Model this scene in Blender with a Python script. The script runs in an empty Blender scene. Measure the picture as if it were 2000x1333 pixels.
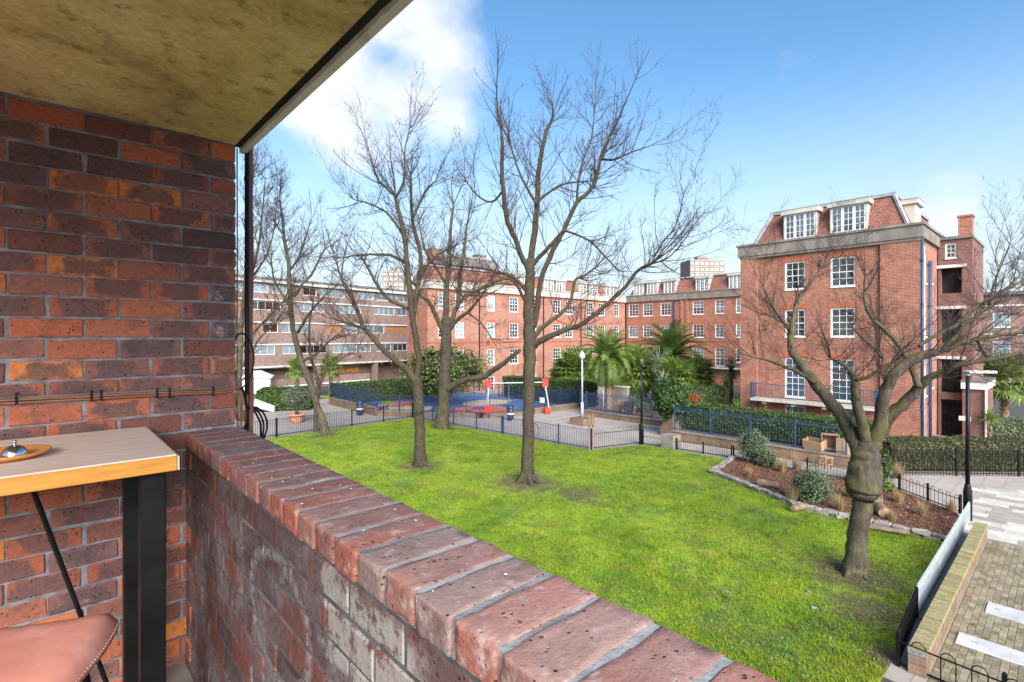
import bpy, bmesh, math, random
import numpy as np
from mathutils import Vector, Matrix, noise as mnoise
random.seed(7)
rng = np.random.default_rng(7)
scene = bpy.context.scene
COL = scene.collection
R = math.radians
# ------------------------------------------------------------------ camera, sky, sun, exposure
CAMZ = 5.6
cd = bpy.data.cameras.new('camera'); cam = bpy.data.objects.new('camera', cd); COL.objects.link(cam)
cam.location = (0, 0, CAMZ); cam.rotation_euler = (R(90), 0, 0)
cd.sensor_width = 36; cd.lens = 18.0; cd.shift_y = -9.5/2000; cd.clip_start = 0.05; cd.clip_end = 3000
scene.camera = cam
SUN_EL, SUN_AZ = 31, 166          # azimuth measured clockwise from +Y (camera forward)
sd = bpy.data.lights.new('sun', 'SUN'); sd.energy = 2.2; sd.angle = R(46); sd.color = (1, .965, .92)
sun = bpy.data.objects.new('sun', sd); COL.objects.link(sun)
_s = Vector((math.sin(R(SUN_AZ))*math.cos(R(SUN_EL)), math.cos(R(SUN_AZ))*math.cos(R(SUN_EL)), math.sin(R(SUN_EL))))
sun.rotation_euler = _s.to_track_quat('Z', 'Y').to_euler()
world = bpy.data.worlds.new('World'); scene.world = world; world.use_nodes = True
scene.view_settings.view_transform = 'Standard'; scene.view_settings.look = 'None'
scene.view_settings.gamma = 1.0; scene.view_settings.use_curve_mapping = False
scene.view_settings.exposure = 2.28

class NT:
    "tiny node helper"
    def __init__(s, nt): s.nt = nt
    def n(s, typ, _out=0, **kw):
        nd = s.nt.nodes.new(typ)
        for k, v in kw.items():
            if k.startswith('i_'):
                key = k[2:]
                key = int(key) if key.isdigit() else key.replace('_', ' ')
                sock = nd.inputs[key]
                if isinstance(v, bpy.types.NodeSocket): s.nt.links.new(v, sock)
                else: sock.default_value = v
            else: setattr(nd, k, v)
        return nd
    def link(s, a, b): s.nt.links.new(a, b)
    def math(s, op, a, b=None, c=None, clamp=False):
        nd = s.nt.nodes.new('ShaderNodeMath'); nd.operation = op; nd.use_clamp = clamp
        for i, v in enumerate((a, b, c)):
            if v is None: continue
            if isinstance(v, bpy.types.NodeSocket): s.nt.links.new(v, nd.inputs[i])
            else: nd.inputs[i].default_value = v
        return nd.outputs[0]
    def vmath(s, op, a, b=None, out=0):
        nd = s.nt.nodes.new('ShaderNodeVectorMath'); nd.operation = op
        for i, v in enumerate((a, b)):
            if v is None: continue
            if isinstance(v, bpy.types.NodeSocket): s.nt.links.new(v, nd.inputs[i])
            else: nd.inputs[i].default_value = v
        return nd.outputs[out]
    def mix(s, f, a, b, blend='MIX'):
        nd = s.nt.nodes.new('ShaderNodeMix'); nd.data_type = 'RGBA'; nd.blend_type = blend
        for key, v in ((0, f), (6, a), (7, b)):
            if isinstance(v, bpy.types.NodeSocket): s.nt.links.new(v, nd.inputs[key])
            elif key == 0: nd.inputs[0].default_value = v
            else: nd.inputs[key].default_value = (v[0], v[1], v[2], 1)
        return nd.outputs[2]
    def ramp(s, f, stops, interp='LINEAR'):
        nd = s.nt.nodes.new('ShaderNodeValToRGB'); nd.color_ramp.interpolation = interp
        e = nd.color_ramp.elements
        while len(e) < len(stops): e.new(0.5)
        for el, (p, c) in zip(e, stops):
            el.position = p
            if not hasattr(c, '__len__'): c = (c, c, c)
            el.color = (c[0], c[1], c[2], 1)
        s.nt.links.new(f, nd.inputs[0]); return nd.outputs[0]
    def smooth(s, v, lo, hi):
        nd = s.nt.nodes.new('ShaderNodeMapRange'); nd.interpolation_type = 'SMOOTHSTEP'
        s.nt.links.new(v, nd.inputs[0]); nd.inputs[1].default_value = lo; nd.inputs[2].default_value = hi
        return nd.outputs[0]
    def noise(s, vec, scale, detail=4, rough=.55, dist=0, out=0):
        nd = s.nt.nodes.new('ShaderNodeTexNoise'); s.nt.links.new(vec, nd.inputs['Vector'])
        nd.inputs['Scale'].default_value = scale; nd.inputs['Detail'].default_value = detail
        nd.inputs['Roughness'].default_value = rough; nd.inputs['Distortion'].default_value = dist
        return nd.outputs[out]

# ---- sky: clear blue with a heap of white cloud and paler air low down
w = NT(world.node_tree); world.node_tree.nodes.clear()
sky = w.n('ShaderNodeTexSky', sky_type='NISHITA', sun_disc=False, sun_elevation=R(SUN_EL), sun_rotation=R(SUN_AZ), altitude=0, air_density=1.0, dust_density=.6, ozone_density=2.0)
dirv = w.vmath('NORMALIZE', w.n('ShaderNodeTexCoord').outputs['Generated'])
sx = w.n('ShaderNodeSeparateXYZ', i_0=dirv)
den = w.math('ADD', w.math('MAXIMUM', sx.outputs[2], 0), .22)
cx = w.math('DIVIDE', sx.outputs[0], den); cy = w.math('DIVIDE', sx.outputs[1], den)
cv = w.n('ShaderNodeCombineXYZ', i_0=cx, i_1=cy, i_2=3.3).outputs[0]
n1 = w.noise(cv, 1.15, 7, .52, .25)
n2 = w.noise(dirv, 5.0, 6, .55, .2)
def lobe(px, py, width):
    c = Vector(((px-1000)/1000, 1, (657-py)/1000)).normalized()
    d = w.vmath('DOT_PRODUCT', dirv, tuple(c), out=1)
    return w.smooth(d, math.cos(width), math.cos(width*.25))
l1 = lobe(735, 120, .27); l2 = lobe(600, 480, .36); l3 = lobe(1000, 420, .30); l4 = lobe(1845, 395, .075)
dens = w.math('ADD', w.math('MULTIPLY', n1, .55), w.math('MULTIPLY', n2, .45))
dens = w.math('ADD', dens, w.math('MULTIPLY', l1, .27))
dens = w.math('ADD', dens, w.math('MULTIPLY', l2, .10))
dens = w.math('ADD', dens, w.math('MULTIPLY', l3, .05))
dens = w.math('ADD', dens, w.math('MULTIPLY', l4, .20))
dens = w.math('SUBTRACT', dens, .09)
cm = w.smooth(dens, .54, .74)
shade = w.noise(dirv, 9.0, 4, .5)
low = w.smooth(sx.outputs[2], .46, .02)
skyc = w.mix(w.math('MULTIPLY', low, .88), w.mix(1.0, sky.outputs[0], (.64, .90, 1.0), 'MULTIPLY'), (3.5, 3.8, 4.0))
cloudc = w.mix(w.smooth(shade, .35, .65), (3.7, 3.85, 4.0), (4.9, 4.9, 4.9))
col = w.mix(w.math('MULTIPLY', cm, .93), skyc, cloudc)
bg = w.n('ShaderNodeBackground', i_Color=col, i_Strength=.054)
out = w.n('ShaderNodeOutputWorld'); w.link(bg.outputs[0], out.inputs[0])

# ------------------------------------------------------------------ frames: a runs along the parapet away to the left, b away to the right
ANG = math.atan2(.672, .740)
E1 = Vector((-math.sin(ANG), math.cos(ANG), 0)); E2 = Vector((math.cos(ANG), math.sin(ANG), 0))
def W(a, b, z=0): return E1*a + E2*b + Vector((0, 0, z))
def AB(p): return p.dot(E1), p.dot(E2)
def P(px, py, Y): return Vector(((px-1000)/1000*Y, Y, CAMZ+(657-py)/1000*Y))
def Gd(px, py, z=0):
    Y = (CAMZ-z)*1000/(py-657); return Vector(((px-1000)/1000*Y, Y, z))

# ------------------------------------------------------------------ mesh helpers
class MB:
    def __init__(s): s.v = []; s.f = []; s.M = None
    def add(s, vs, fs):
        o = len(s.v)
        if s.M is not None: vs = [s.M @ Vector(q) for q in vs]
        s.v.extend([tuple(q) for q in vs]); s.f.extend([tuple(i+o for i in f) for f in fs]); return s
    def box(s, x0, x1, y0, y1, z0, z1):
        return s.add([(x0,y0,z0),(x1,y0,z0),(x1,y1,z0),(x0,y1,z0),(x0,y0,z1),(x1,y0,z1),(x1,y1,z1),(x0,y1,z1)],
              [(3,2,1,0),(4,5,6,7),(0,1,5,4),(1,2,6,5),(2,3,7,6),(3,0,4,7)])
    def tube(s, pts, rad, n=6, cap=True):
        pts = [Vector(q) for q in pts]; k = len(pts)
        if not hasattr(rad, '__len__'): rad = [rad]*k
        t0 = (pts[1]-pts[0]).normalized()
        up = Vector((0,0,1)) if abs(t0.z) < .9 else Vector((1,0,0))
        u = t0.cross(up).normalized(); vs = []; fs = []
        for i in range(k):
            t = (pts[min(i+1,k-1)]-pts[max(i-1,0)])
            t = t.normalized() if t.length > 1e-9 else t0
            u = (u - t*u.dot(t)); u = u.normalized() if u.length > 1e-6 else t.orthogonal().normalized()
            vv = t.cross(u)
            for j in range(n):
                an = 2*math.pi*j/n
                vs.append(pts[i] + (u*math.cos(an)+vv*math.sin(an))*rad[i])
        for i in range(k-1):
            for j in range(n):
                fs.append((i*n+j, i*n+(j+1)%n, (i+1)*n+(j+1)%n, (i+1)*n+j))
        if cap: fs.append(tuple(range(n-1,-1,-1))); fs.append(tuple((k-1)*n+j for j in range(n)))
        return s.add(vs, fs)
    def bar(s, p, q, r, n=6): return s.tube([p, q], [r, r], n)
    def lathe(s, prof, n=20, c=(0,0,0)):
        vs = []; fs = []
        for r, z in prof:
            for j in range(n):
                an = 2*math.pi*j/n; vs.append((c[0]+r*math.cos(an), c[1]+r*math.sin(an), c[2]+z))
        for i in range(len(prof)-1):
            for j in range(n): fs.append((i*n+j, i*n+(j+1)%n, (i+1)*n+(j+1)%n, (i+1)*n+j))
        if prof[0][0] > 1e-4: fs.append(tuple(range(n-1,-1,-1)))
        if prof[-1][0] > 1e-4: fs.append(tuple((len(prof)-1)*n+j for j in range(n)))
        return s.add(vs, fs)
    def prism(s, poly, z0, z1):
        n = len(poly)
        vs = [(p[0],p[1],z0) for p in poly]+[(p[0],p[1],z1) for p in poly]
        fs = [tuple(range(n-1,-1,-1)), tuple(range(n,2*n))]+[(i,(i+1)%n,n+(i+1)%n,n+i) for i in range(n)]
        return s.add(vs, fs)
    def mesh(s, name, smooth=False, bevel=0):
        me = bpy.data.meshes.new(name); me.from_pydata(s.v, [], s.f); me.update()
        if bevel:
            bm = bmesh.new(); bm.from_mesh(me); bmesh.ops.remove_doubles(bm, verts=bm.verts, dist=1e-5)
            bmesh.ops.bevel(bm, geom=bm.edges[:], offset=bevel, segments=1, affect='EDGES', profile=.5); bm.to_mesh(me); bm.free()
        if smooth: me.polygons.foreach_set('use_smooth', [True]*len(me.polygons))
        return me
    def obj(s, name, mat, parent=None, smooth=False, bevel=0, loc=None, rz=0):
        return mk(name, s.mesh(name, smooth, bevel), mat, parent, loc, rz)
def mk(name, me, mat=None, parent=None, loc=None, rz=0):
    if mat is not None and not me.materials: me.materials.append(mat)
    o = bpy.data.objects.new(name, me); COL.objects.link(o)
    if parent is not None: o.parent = parent
    if loc is not None: o.location = loc
    if rz: o.rotation_euler.z = rz
    return o
def tag(o, label=None, cat=None, group=None, kind=None):
    if label: o['label'] = label
    if cat: o['category'] = cat
    if group: o['group'] = group
    if kind: o['kind'] = kind
    return o
def thing(name, label, cat, loc=(0,0,0), rz=0, group=None):
    o = bpy.data.objects.new(name, None); COL.objects.link(o); o.empty_display_size = .2
    o.location = loc; o.rotation_euler.z = rz
    return tag(o, label, cat, group)
def quads(name, V, mat, parent=None, n=4):
    "numpy array (k*n,3) of separate n-gons"
    k = len(V)//n
    me = bpy.data.meshes.new(name); me.vertices.add(k*n); me.loops.add(k*n); me.polygons.add(k)
    me.vertices.foreach_set('co', np.ascontiguousarray(V, dtype=np.float32).ravel())
    me.loops.foreach_set('vertex_index', np.arange(k*n, dtype=np.int32))
    me.polygons.foreach_set('loop_start', np.arange(0, k*n, n, dtype=np.int32))
    me.update(calc_edges=True); return mk(name, me, mat, parent)

# ------------------------------------------------------------------ materials
def newmat(name):
    m = bpy.data.materials.new(name); m.use_nodes = True; m.node_tree.nodes.clear()
    t = NT(m.node_tree); b = t.n('ShaderNodeBsdfPrincipled'); o = t.n('ShaderNodeOutputMaterial')
    t.link(b.outputs[0], o.inputs[0]); return m, t, b
def coords(t, kind='Object', rand=True):
    c = t.n('ShaderNodeTexCoord').outputs[kind] if kind != 'World' else t.n('ShaderNodeNewGeometry').outputs['Position']
    if rand and kind == 'Object':
        r = t.n('ShaderNodeObjectInfo').outputs['Random']
        k = t.math('MULTIPLY', r, 57.0)
        c = t.vmath('ADD', c, t.n('ShaderNodeCombineXYZ', i_0=k, i_1=k, i_2=k).outputs[0])
    return c
def bump(t, b, h, strength=.3, dist=.01):
    nd = t.n('ShaderNodeBump', i_Strength=strength, i_Distance=dist, i_Height=h); t.link(nd.outputs[0], b.inputs['Normal'])
def noisy(name, c1, c2, scale=4, rough=.8, bmp=.2, bdist=.01, kind='Object', var=.0, island=0, detail=5, spec=.4, metal=0, c3=None, s3=1.0):
    m, t, b = newmat(name); c = coords(t, kind); n = t.noise(c, scale, detail, .6)
    col = t.mix(t.smooth(n, .32, .68), c1, c2)
    if c3: col = t.mix(t.smooth(t.noise(c, s3, 5, .6), .52, .68), col, c3)
    if var:
        r = t.n('ShaderNodeObjectInfo').outputs['Random']
        col = t.mix(1.0, col, t.ramp(r, [(0, 1-var), (1, 1+var)]), 'MULTIPLY')
    if island:
        r = t.n('ShaderNodeNewGeometry').outputs['Random Per Island']
        col = t.mix(1.0, col, t.ramp(r, [(0, 1-island), (1, 1+island)]), 'MULTIPLY')
    t.link(col, b.inputs['Base Color']); b.inputs['Roughness'].default_value = rough
    b.inputs['Specular IOR Level'].default_value = spec; b.inputs['Metallic'].default_value = metal
    if bmp: bump(t, b, t.noise(c, scale*5, 4, .6), bmp, bdist)
    return m
M = {}
def leafmat(name, c1, c2, trans=.35, rough=.55, island=.45):
    m, t, b = newmat(name); g = t.n('ShaderNodeNewGeometry')
    r = g.outputs['Random Per Island']
    col = t.mix(r, c1, c2)
    n = t.noise(g.outputs['Position'], 1.6, 3)
    col = t.mix(1.0, col, t.ramp(n, [(.3, .75), (.7, 1.2)]), 'MULTIPLY')
    t.link(col, b.inputs['Base Color']); b.inputs['Roughness'].default_value = rough; b.inputs['Specular IOR Level'].default_value = .3
    tr = t.n('ShaderNodeBsdfTranslucent', i_Color=col); mx = t.n('ShaderNodeMixShader', i_0=trans)
    t.link(b.outputs[0], mx.inputs[1]); t.link(tr.outputs[0], mx.inputs[2])
    o = [x for x in t.nt.nodes if x.type == 'OUTPUT_MATERIAL'][0]; t.link(mx.outputs[0], o.inputs[0]); return m

def brick_material(name, stops, chalk=False, pits=1.0, soot=.5, kissamt=.78, bloom=.5):
    m, t, b = newmat(name); r = t.n('ShaderNodeObjectInfo').outputs['Random']
    c = coords(t); base = t.ramp(r, stops)
    obj = t.n('ShaderNodeTexCoord').outputs['Generated']
    # dark kiss mark in the middle of some bricks, redder ends
    sp = t.n('ShaderNodeSeparateXYZ', i_0=obj)
    u = t.math('ABSOLUTE', t.math('SUBTRACT', sp.outputs[0], .5)); v = t.math('ABSOLUTE', t.math('SUBTRACT', sp.outputs[2], .5))
    e = t.math('MAXIMUM', t.math('MULTIPLY', u, 1.25), t.math('MULTIPLY', v, 1.05))
    nz = t.noise(c, 14, 4, .6)
    e = t.math('ADD', e, t.math('MULTIPLY', t.math('SUBTRACT', nz, .5), .9))
    kiss = t.math('MULTIPLY', t.smooth(e, .52, .36), t.smooth(t.math('FRACT', t.math('MULTIPLY', r, 17.3)), .25, .45))
    col = t.mix(t.math('MULTIPLY', kiss, kissamt), base, (.095, .062, .062))
    big = t.noise(c, 9, 5, .65)
    col = t.mix(t.math('MULTIPLY', t.smooth(big, .50, .72), soot), col, (.055, .042, .042))
    fine = t.noise(c, 70, 4, .7)
    col = t.mix(1.0, col, t.ramp(fine, [(.25, .68), (.75, 1.3)]), 'MULTIPLY')
    lime = t.math('MULTIPLY', t.smooth(t.noise(c, 7, 6, .75), .60, .74), t.smooth(t.math('FRACT', t.math('MULTIPLY', r, 7.7)), .80, .84))
    col = t.mix(t.math('MULTIPLY', lime, .6), col, (.46, .40, .35))
    eff = t.smooth(t.noise(c, 22, 6, .75), .66-.16*(bloom > .8), .80)
    col = t.mix(t.math('MULTIPLY', eff, bloom), col, (.5, .44, .40))
    if bloom > .8:      # dusty lime bloom settled on upward faces
        upz = t.smooth(t.n('ShaderNodeSeparateXYZ', i_0=t.n('ShaderNodeNewGeometry').outputs['Normal']).outputs[2], .45, .9)
        dn = t.smooth(t.noise(c, 6, 6, .7), .25, .65)
        col = t.mix(t.math('MULTIPLY', upz, t.math('ADD', t.math('MULTIPLY', dn, .40), .02)), col, (.30, .215, .20))
    vo = t.n('ShaderNodeTexVoronoi', i_Vector=c, i_Scale=65.0); vo2 = t.noise(c, 25, 2)
    pit = t.math('MULTIPLY', t.smooth(vo.outputs[0], .26, .12), t.smooth(vo2, .50, .62))
    col = t.mix(t.math('MULTIPLY', pit, .85*pits), col, (.02, .014, .013))
    if chalk:
        pos = t.n('ShaderNodeNewGeometry').outputs['Position']
        pa = t.vmath('DOT_PRODUCT', pos, tuple(E1), out=1); pz = t.n('ShaderNodeSeparateXYZ', i_0=pos).outputs[2]
        na = t.noise(pos, 9, 5, .65); fn = t.noise(pos, 45, 4, .7)
        x = t.math('DIVIDE', t.math('SUBTRACT', pa, 1.53), .27); z = t.math('DIVIDE', t.math('SUBTRACT', pz, 4.80), .19)
        rr = t.math('SQRT', t.math('ADD', t.math('MULTIPLY', x, x), t.math('MULTIPLY', z, z)))
        rr = t.math('ADD', rr, t.math('MULTIPLY', t.math('SUBTRACT', na, .5), .22))
        ring = t.smooth(t.math('ABSOLUTE', t.math('SUBTRACT', rr, .9)), .13, .02)
        ring = t.math('MULTIPLY', ring, t.smooth(fn, .35, .6))
        col = t.mix(t.math('MULTIPLY', ring, .55), col, (.26, .25, .255))
        wash = t.math('MULTIPLY', t.smooth(t.noise(pos, 4.2, 5, .6), .44, .62), t.smooth(fn, .3, .6))
        col = t.mix(t.math('MULTIPLY', wash, .5), col, (.21, .195, .205))
        q = t.math('MAXIMUM', t.math('ABSOLUTE', t.math('DIVIDE', t.math('SUBTRACT', pa, .98), .22)), t.math('ABSOLUTE', t.math('DIVIDE', t.math('SUBTRACT', pz, 4.95), .105)))
        q = t.math('ADD', q, t.math('MULTIPLY', t.math('SUBTRACT', na, .5), 1.5))
        pale = t.math('MULTIPLY', t.smooth(q, 1.1, .8), t.smooth(t.noise(pos, 26, 7, .8), .40, .52))
        col = t.mix(t.math('MULTIPLY', pale, .8), col, (.30, .27, .24))
    t.link(col, b.inputs['Base Color']); b.inputs['Roughness'].default_value = .85; b.inputs['Specular IOR Level'].default_value = .25
    h = t.math('SUBTRACT', t.math('ADD', t.math('MULTIPLY', fine, .5), t.math('MULTIPLY', big, .5)), t.math('MULTIPLY', pit, 1.2))
    bump(t, b, h, .9, .006); return m
RED = [(0, (.10,.055,.05)), (.16, (.26,.08,.05)), (.34, (.38,.105,.05)), (.5, (.17,.085,.078)), (.64, (.46,.125,.05)), (.78, (.22,.10,.085)), (.92, (.42,.12,.055)), (.97, (.52,.17,.05)), (1, (.56,.20,.05))]
M['brick'] = brick_material('old_red_brick', RED)
M['brick_p'] = brick_material('sooty_painted_shaded_brick', [(0,(.045,.026,.024)),(.4,(.085,.036,.03)),(.7,(.15,.045,.03)),(1,(.06,.034,.032))], chalk=True, soot=.85, bloom=.25)  # soot and chalk; base colours also lowered for the balcony's shade
M['coping'] = brick_material('coping_brick', [(0,(.29,.08,.05)),(.3,(.20,.08,.065)),(.55,(.31,.085,.05)),(.8,(.17,.13,.12)),(1,(.29,.075,.06))], soot=.6, kissamt=.3, bloom=.85, pits=.8)
M['mortar_d'] = noisy('sooty_mortar', (.045,.045,.05), (.10,.10,.108), 18, .95, .6, .006, c3=(.17,.165,.17), s3=3)
M['mortar'] = noisy('grey_mortar', (.12,.125,.14), (.25,.255,.28), 18, .95, .6, .006, c3=(.10,.10,.11), s3=3)
M['mortar_l'] = noisy('pale_mortar', (.17,.175,.185), (.29,.295,.31), 18, .95, .6, .006, c3=(.12,.12,.125), s3=5)

def ceiling_material():
    m, t, b = newmat('stained_concrete'); c = coords(t, 'Object', False)
    n = t.noise(c, 2.2, 7, .65, .4); n2 = t.noise(c, 11, 6, .7); n3 = t.noise(c, 45, 4, .7)
    col = t.ramp(n, [(.3, (.30,.215,.08)), (.48, (.60,.455,.17)), (.6, (.72,.565,.24)), (.75, (.56,.455,.22))])
    col = t.mix(t.math('MULTIPLY', t.smooth(n2, .52, .70), .7), col, (.12,.092,.04))
    col = t.mix(t.math('MULTIPLY', t.smooth(t.noise(c, 1.1, 4, .5), .55, .7), .5), col, (.16,.13,.07))
    col = t.mix(1.0, col, t.ramp(n3, [(.3, .8), (.7, 1.18)]), 'MULTIPLY')
    t.link(col, b.inputs['Base Color']); b.inputs['Roughness'].default_value = .9; bump(t, b, t.math('ADD', n2, n3), .4, .006); return m
M['ceiling'] = ceiling_material()
def mansion_material(name, c1, c2, c3, mort=(.36,.31,.26), scale=1.0):
    m, t, b = newmat(name); o = t.n('ShaderNodeTexCoord').outputs['Object']; s = t.n('ShaderNodeSeparateXYZ', i_0=o)
    v = t.n('ShaderNodeCombineXYZ', i_0=t.math('ADD', s.outputs[0], s.outputs[1]), i_1=s.outputs[2]).outputs[0]
    br = t.n('ShaderNodeTexBrick', i_Vector=v, i_Scale=1.0); br.offset = .5
    br.inputs['Brick Width'].default_value = .225*scale; br.inputs['Row Height'].default_value = .075*scale; br.inputs['Mortar Size'].default_value = .009*scale
    br.inputs['Mortar Smooth'].default_value = .3; br.inputs['Bias'].default_value = 0
    br.inputs['Color1'].default_value = (*c1, 1); br.inputs['Color2'].default_value = (*c2, 1); br.inputs['Mortar'].default_value = (*mort, 1)
    n = t.noise(o, .55, 5, .6); n2 = t.noise(o, 3.5, 4, .7)
    col = t.mix(t.math('MULTIPLY', t.smooth(n, .48, .68), .6), br.outputs[0], c3)
    col = t.mix(1.0, col, t.ramp(n2, [(.25, .72), (.75, 1.25)]), 'MULTIPLY')
    stv = t.n('ShaderNodeMapping', i_Vector=o, i_Scale=(1.6, 1.6, .14)); sn = t.noise(stv.outputs[0], 1.3, 6, .7)
    col = t.mix(t.math('MULTIPLY', t.smooth(sn, .54, .72), .45), col, tuple(x*.45 for x in c3))
    t.link(col, b.inputs['Base Color']); b.inputs['Roughness'].default_value = .85; b.inputs['Specular IOR Level'].default_value = .2
    bump(t, b, t.math('SUBTRACT', 1.0, br.outputs[1]), .5, .012); return m
M['mansion'] = mansion_material('orange_red_brickwork', (.37,.118,.055), (.23,.068,.043), (.18,.07,.052), (.38,.32,.27))
M['stair_brick'] = mansion_material('shaded_red_brickwork', (.21,.085,.065), (.15,.06,.05), (.12,.06,.05), (.24,.2,.18))
M['block'] = mansion_material('brown_brickwork', (.235,.135,.108), (.18,.10,.082), (.16,.105,.088), (.27,.23,.21))
M['arch'] = noisy('rubbed_brick', (.40,.115,.05), (.30,.085,.045), 6, .85, .2)
M['garden_brick'] = mansion_material('garden_wall_brick', (.25,.13,.08), (.16,.10,.06), (.10,.10,.05), (.2,.18,.15))
def tile_material():
    m, t, b = newmat('red_roof_tiles'); o = t.n('ShaderNodeTexCoord').outputs['Object']; s = t.n('ShaderNodeSeparateXYZ', i_0=o)
    v = t.n('ShaderNodeCombineXYZ', i_0=t.math('ADD', s.outputs[0], s.outputs[1]), i_1=s.outputs[2]).outputs[0]
    br = t.n('ShaderNodeTexBrick', i_Vector=v, i_Scale=1.0); br.offset = .5
    br.inputs['Brick Width'].default_value = .18; br.inputs['Row Height'].default_value = .11; br.inputs['Mortar Size'].default_value = .012
    br.inputs['Color1'].default_value = (.30,.115,.08,1); br.inputs['Color2'].default_value = (.20,.075,.055,1); br.inputs['Mortar'].default_value = (.10,.04,.03,1)
    n2 = t.noise(o, 2.5, 4, .7); col = t.mix(1.0, br.outputs[0], t.ramp(n2, [(.25, .7), (.75, 1.25)]), 'MULTIPLY')
    t.link(col, b.inputs['Base Color']); b.inputs['Roughness'].default_value = .8; bump(t, b, t.math('SUBTRACT', 1.0, br.outputs[1]), .7, .02); return m
M['tile'] = tile_material()
M['concrete'] = noisy('weathered_concrete', (.14,.12,.10), (.23,.20,.17), 1.5, .9, .3, .02, c3=(.15,.135,.12), s3=.9)
M['concrete_l'] = noisy('pale_concrete', (.38,.35,.30), (.50,.465,.41), 1.5, .85, .2, .02, c3=(.27,.24,.20), s3=.9)
M['lead'] = noisy('lead_sheet', (.20,.21,.22), (.30,.31,.33), 3, .6, .1)
M['slate'] = noisy('dark_slate', (.10,.085,.085), (.17,.15,.145), 2, .8, .3, .02)
M['white'] = noisy('white_paint', (.58,.57,.55), (.70,.69,.67), 4, .5, .05)
M['fascia'] = noisy('white_fascia', (.48,.46,.44), (.62,.60,.58), 1.5, .6, .05)
M['black'] = noisy('black_paint', (.0035,.0035,.004), (.008,.008,.009), 8, .45, .08, .002, spec=.25)
M['navy'] = noisy('navy_paint', (.015,.028,.075), (.025,.04,.10), 6, .45, .05)
M['blue'] = noisy('blue_paint', (.018,.042,.10), (.032,.066,.145), 5, .5, .05)
M['brownpipe'] = noisy('brown_plastic', (.15,.05,.035), (.21,.075,.05), 10, .45, .05)
M['copper'] = noisy('brown_cable', (.20,.075,.04), (.28,.11,.06), 10, .5, .05)
M['cablegrey'] = noisy('grey_cable', (.10,.09,.085), (.16,.14,.13), 10, .5, .05)
M['galv'] = noisy('pale_grey_paint', (.32,.34,.37), (.43,.45,.48), 5, .45, .05)
M['lip'] = noisy('cream_render', (.62,.58,.48), (.74,.70,.60), 5, .8, .2, c3=(.40,.36,.28), s3=4)
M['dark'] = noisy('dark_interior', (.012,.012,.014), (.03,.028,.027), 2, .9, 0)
M['curtain'] = noisy('net_curtain', (.62,.64,.68), (.78,.80,.84), 3, .9, .1, var=.25)
M['blind'] = noisy('window_blind', (.40,.40,.40), (.52,.51,.49), 3, .9, .05, var=.3)
def glass_material():
    m, t, b = newmat('window_glass'); t.nt.nodes.remove(b)
    tr = t.n('ShaderNodeBsdfTransparent', i_Color=(.86,.9,.92,1)); g = t.n('ShaderNodeBsdfGlossy', i_Color=(1,1,1,1), i_Roughness=.03)
    f = t.n('ShaderNodeFresnel', i_IOR=1.5); mx = t.n('ShaderNodeMixShader', i_0=t.math('ADD', t.math('MULTIPLY', f.outputs[0], .9), .06))
    t.link(tr.outputs[0], mx.inputs[1]); t.link(g.outputs[0], mx.inputs[2])
    o = [x for x in t.nt.nodes if x.type == 'OUTPUT_MATERIAL'][0]; t.link(mx.outputs[0], o.inputs[0]); return m
M['glass'] = glass_material()
M['timber_brown'] = noisy('brown_timber_panel', (.22,.10,.045), (.30,.14,.06), 3, .7, .1)
M['orange_panel'] = noisy('orange_lit_panel', (.50,.22,.04), (.60,.28,.06), 3, .6, .1)
def wood_material(name, c1, c2, stretch=(1,14,14), rough=.5):
    m, t, b = newmat(name); c = t.n('ShaderNodeTexCoord').outputs['Object']
    mp = t.n('ShaderNodeMapping', i_Vector=c, i_Scale=stretch); n = t.noise(mp.outputs[0], 3.0, 7, .65, .6); n2 = t.noise(mp.outputs[0], 14, 4, .6)
    col = t.mix(t.smooth(n, .3, .7), c1, c2); col = t.mix(1.0, col, t.ramp(n2, [(.3, .85), (.7, 1.12)]), 'MULTIPLY')
    t.link(col, b.inputs['Base Color']); b.inputs['Roughness'].default_value = rough; bump(t, b, n2, .15, .002); return m
M['wood_top'] = wood_material('bleached_wood', (.66,.48,.37), (.78,.61,.50))
M['wood_edge'] = wood_material('varnished_edge', (.50,.20,.03), (.60,.27,.05), rough=.35)
M['wood_furn'] = wood_material('pine_board', (.32,.19,.10), (.42,.26,.15))
M['stake'] = wood_material('weathered_stake', (.16,.10,.06), (.24,.16,.10))
M['curtain_w'] = noisy('white_curtain', (.80,.80,.80), (.9,.9,.9), 3, .9, .05, var=.2)
M['leather'] = noisy('tan_leather', (.52,.19,.14), (.60,.245,.185), 9, .5, .35, .002, c3=(.64,.30,.235), s3=5)
M['stitch'] = noisy('pale_thread', (.6,.5,.4), (.7,.6,.5), 20, .8, 0)
M['ceramic'] = noisy('orange_glaze', (.55,.20,.04), (.62,.25,.06), 5, .25, 0)
M['steel'] = noisy('polished_steel', (.55,.55,.55), (.65,.65,.65), 5, .15, 0, metal=1)
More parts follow.
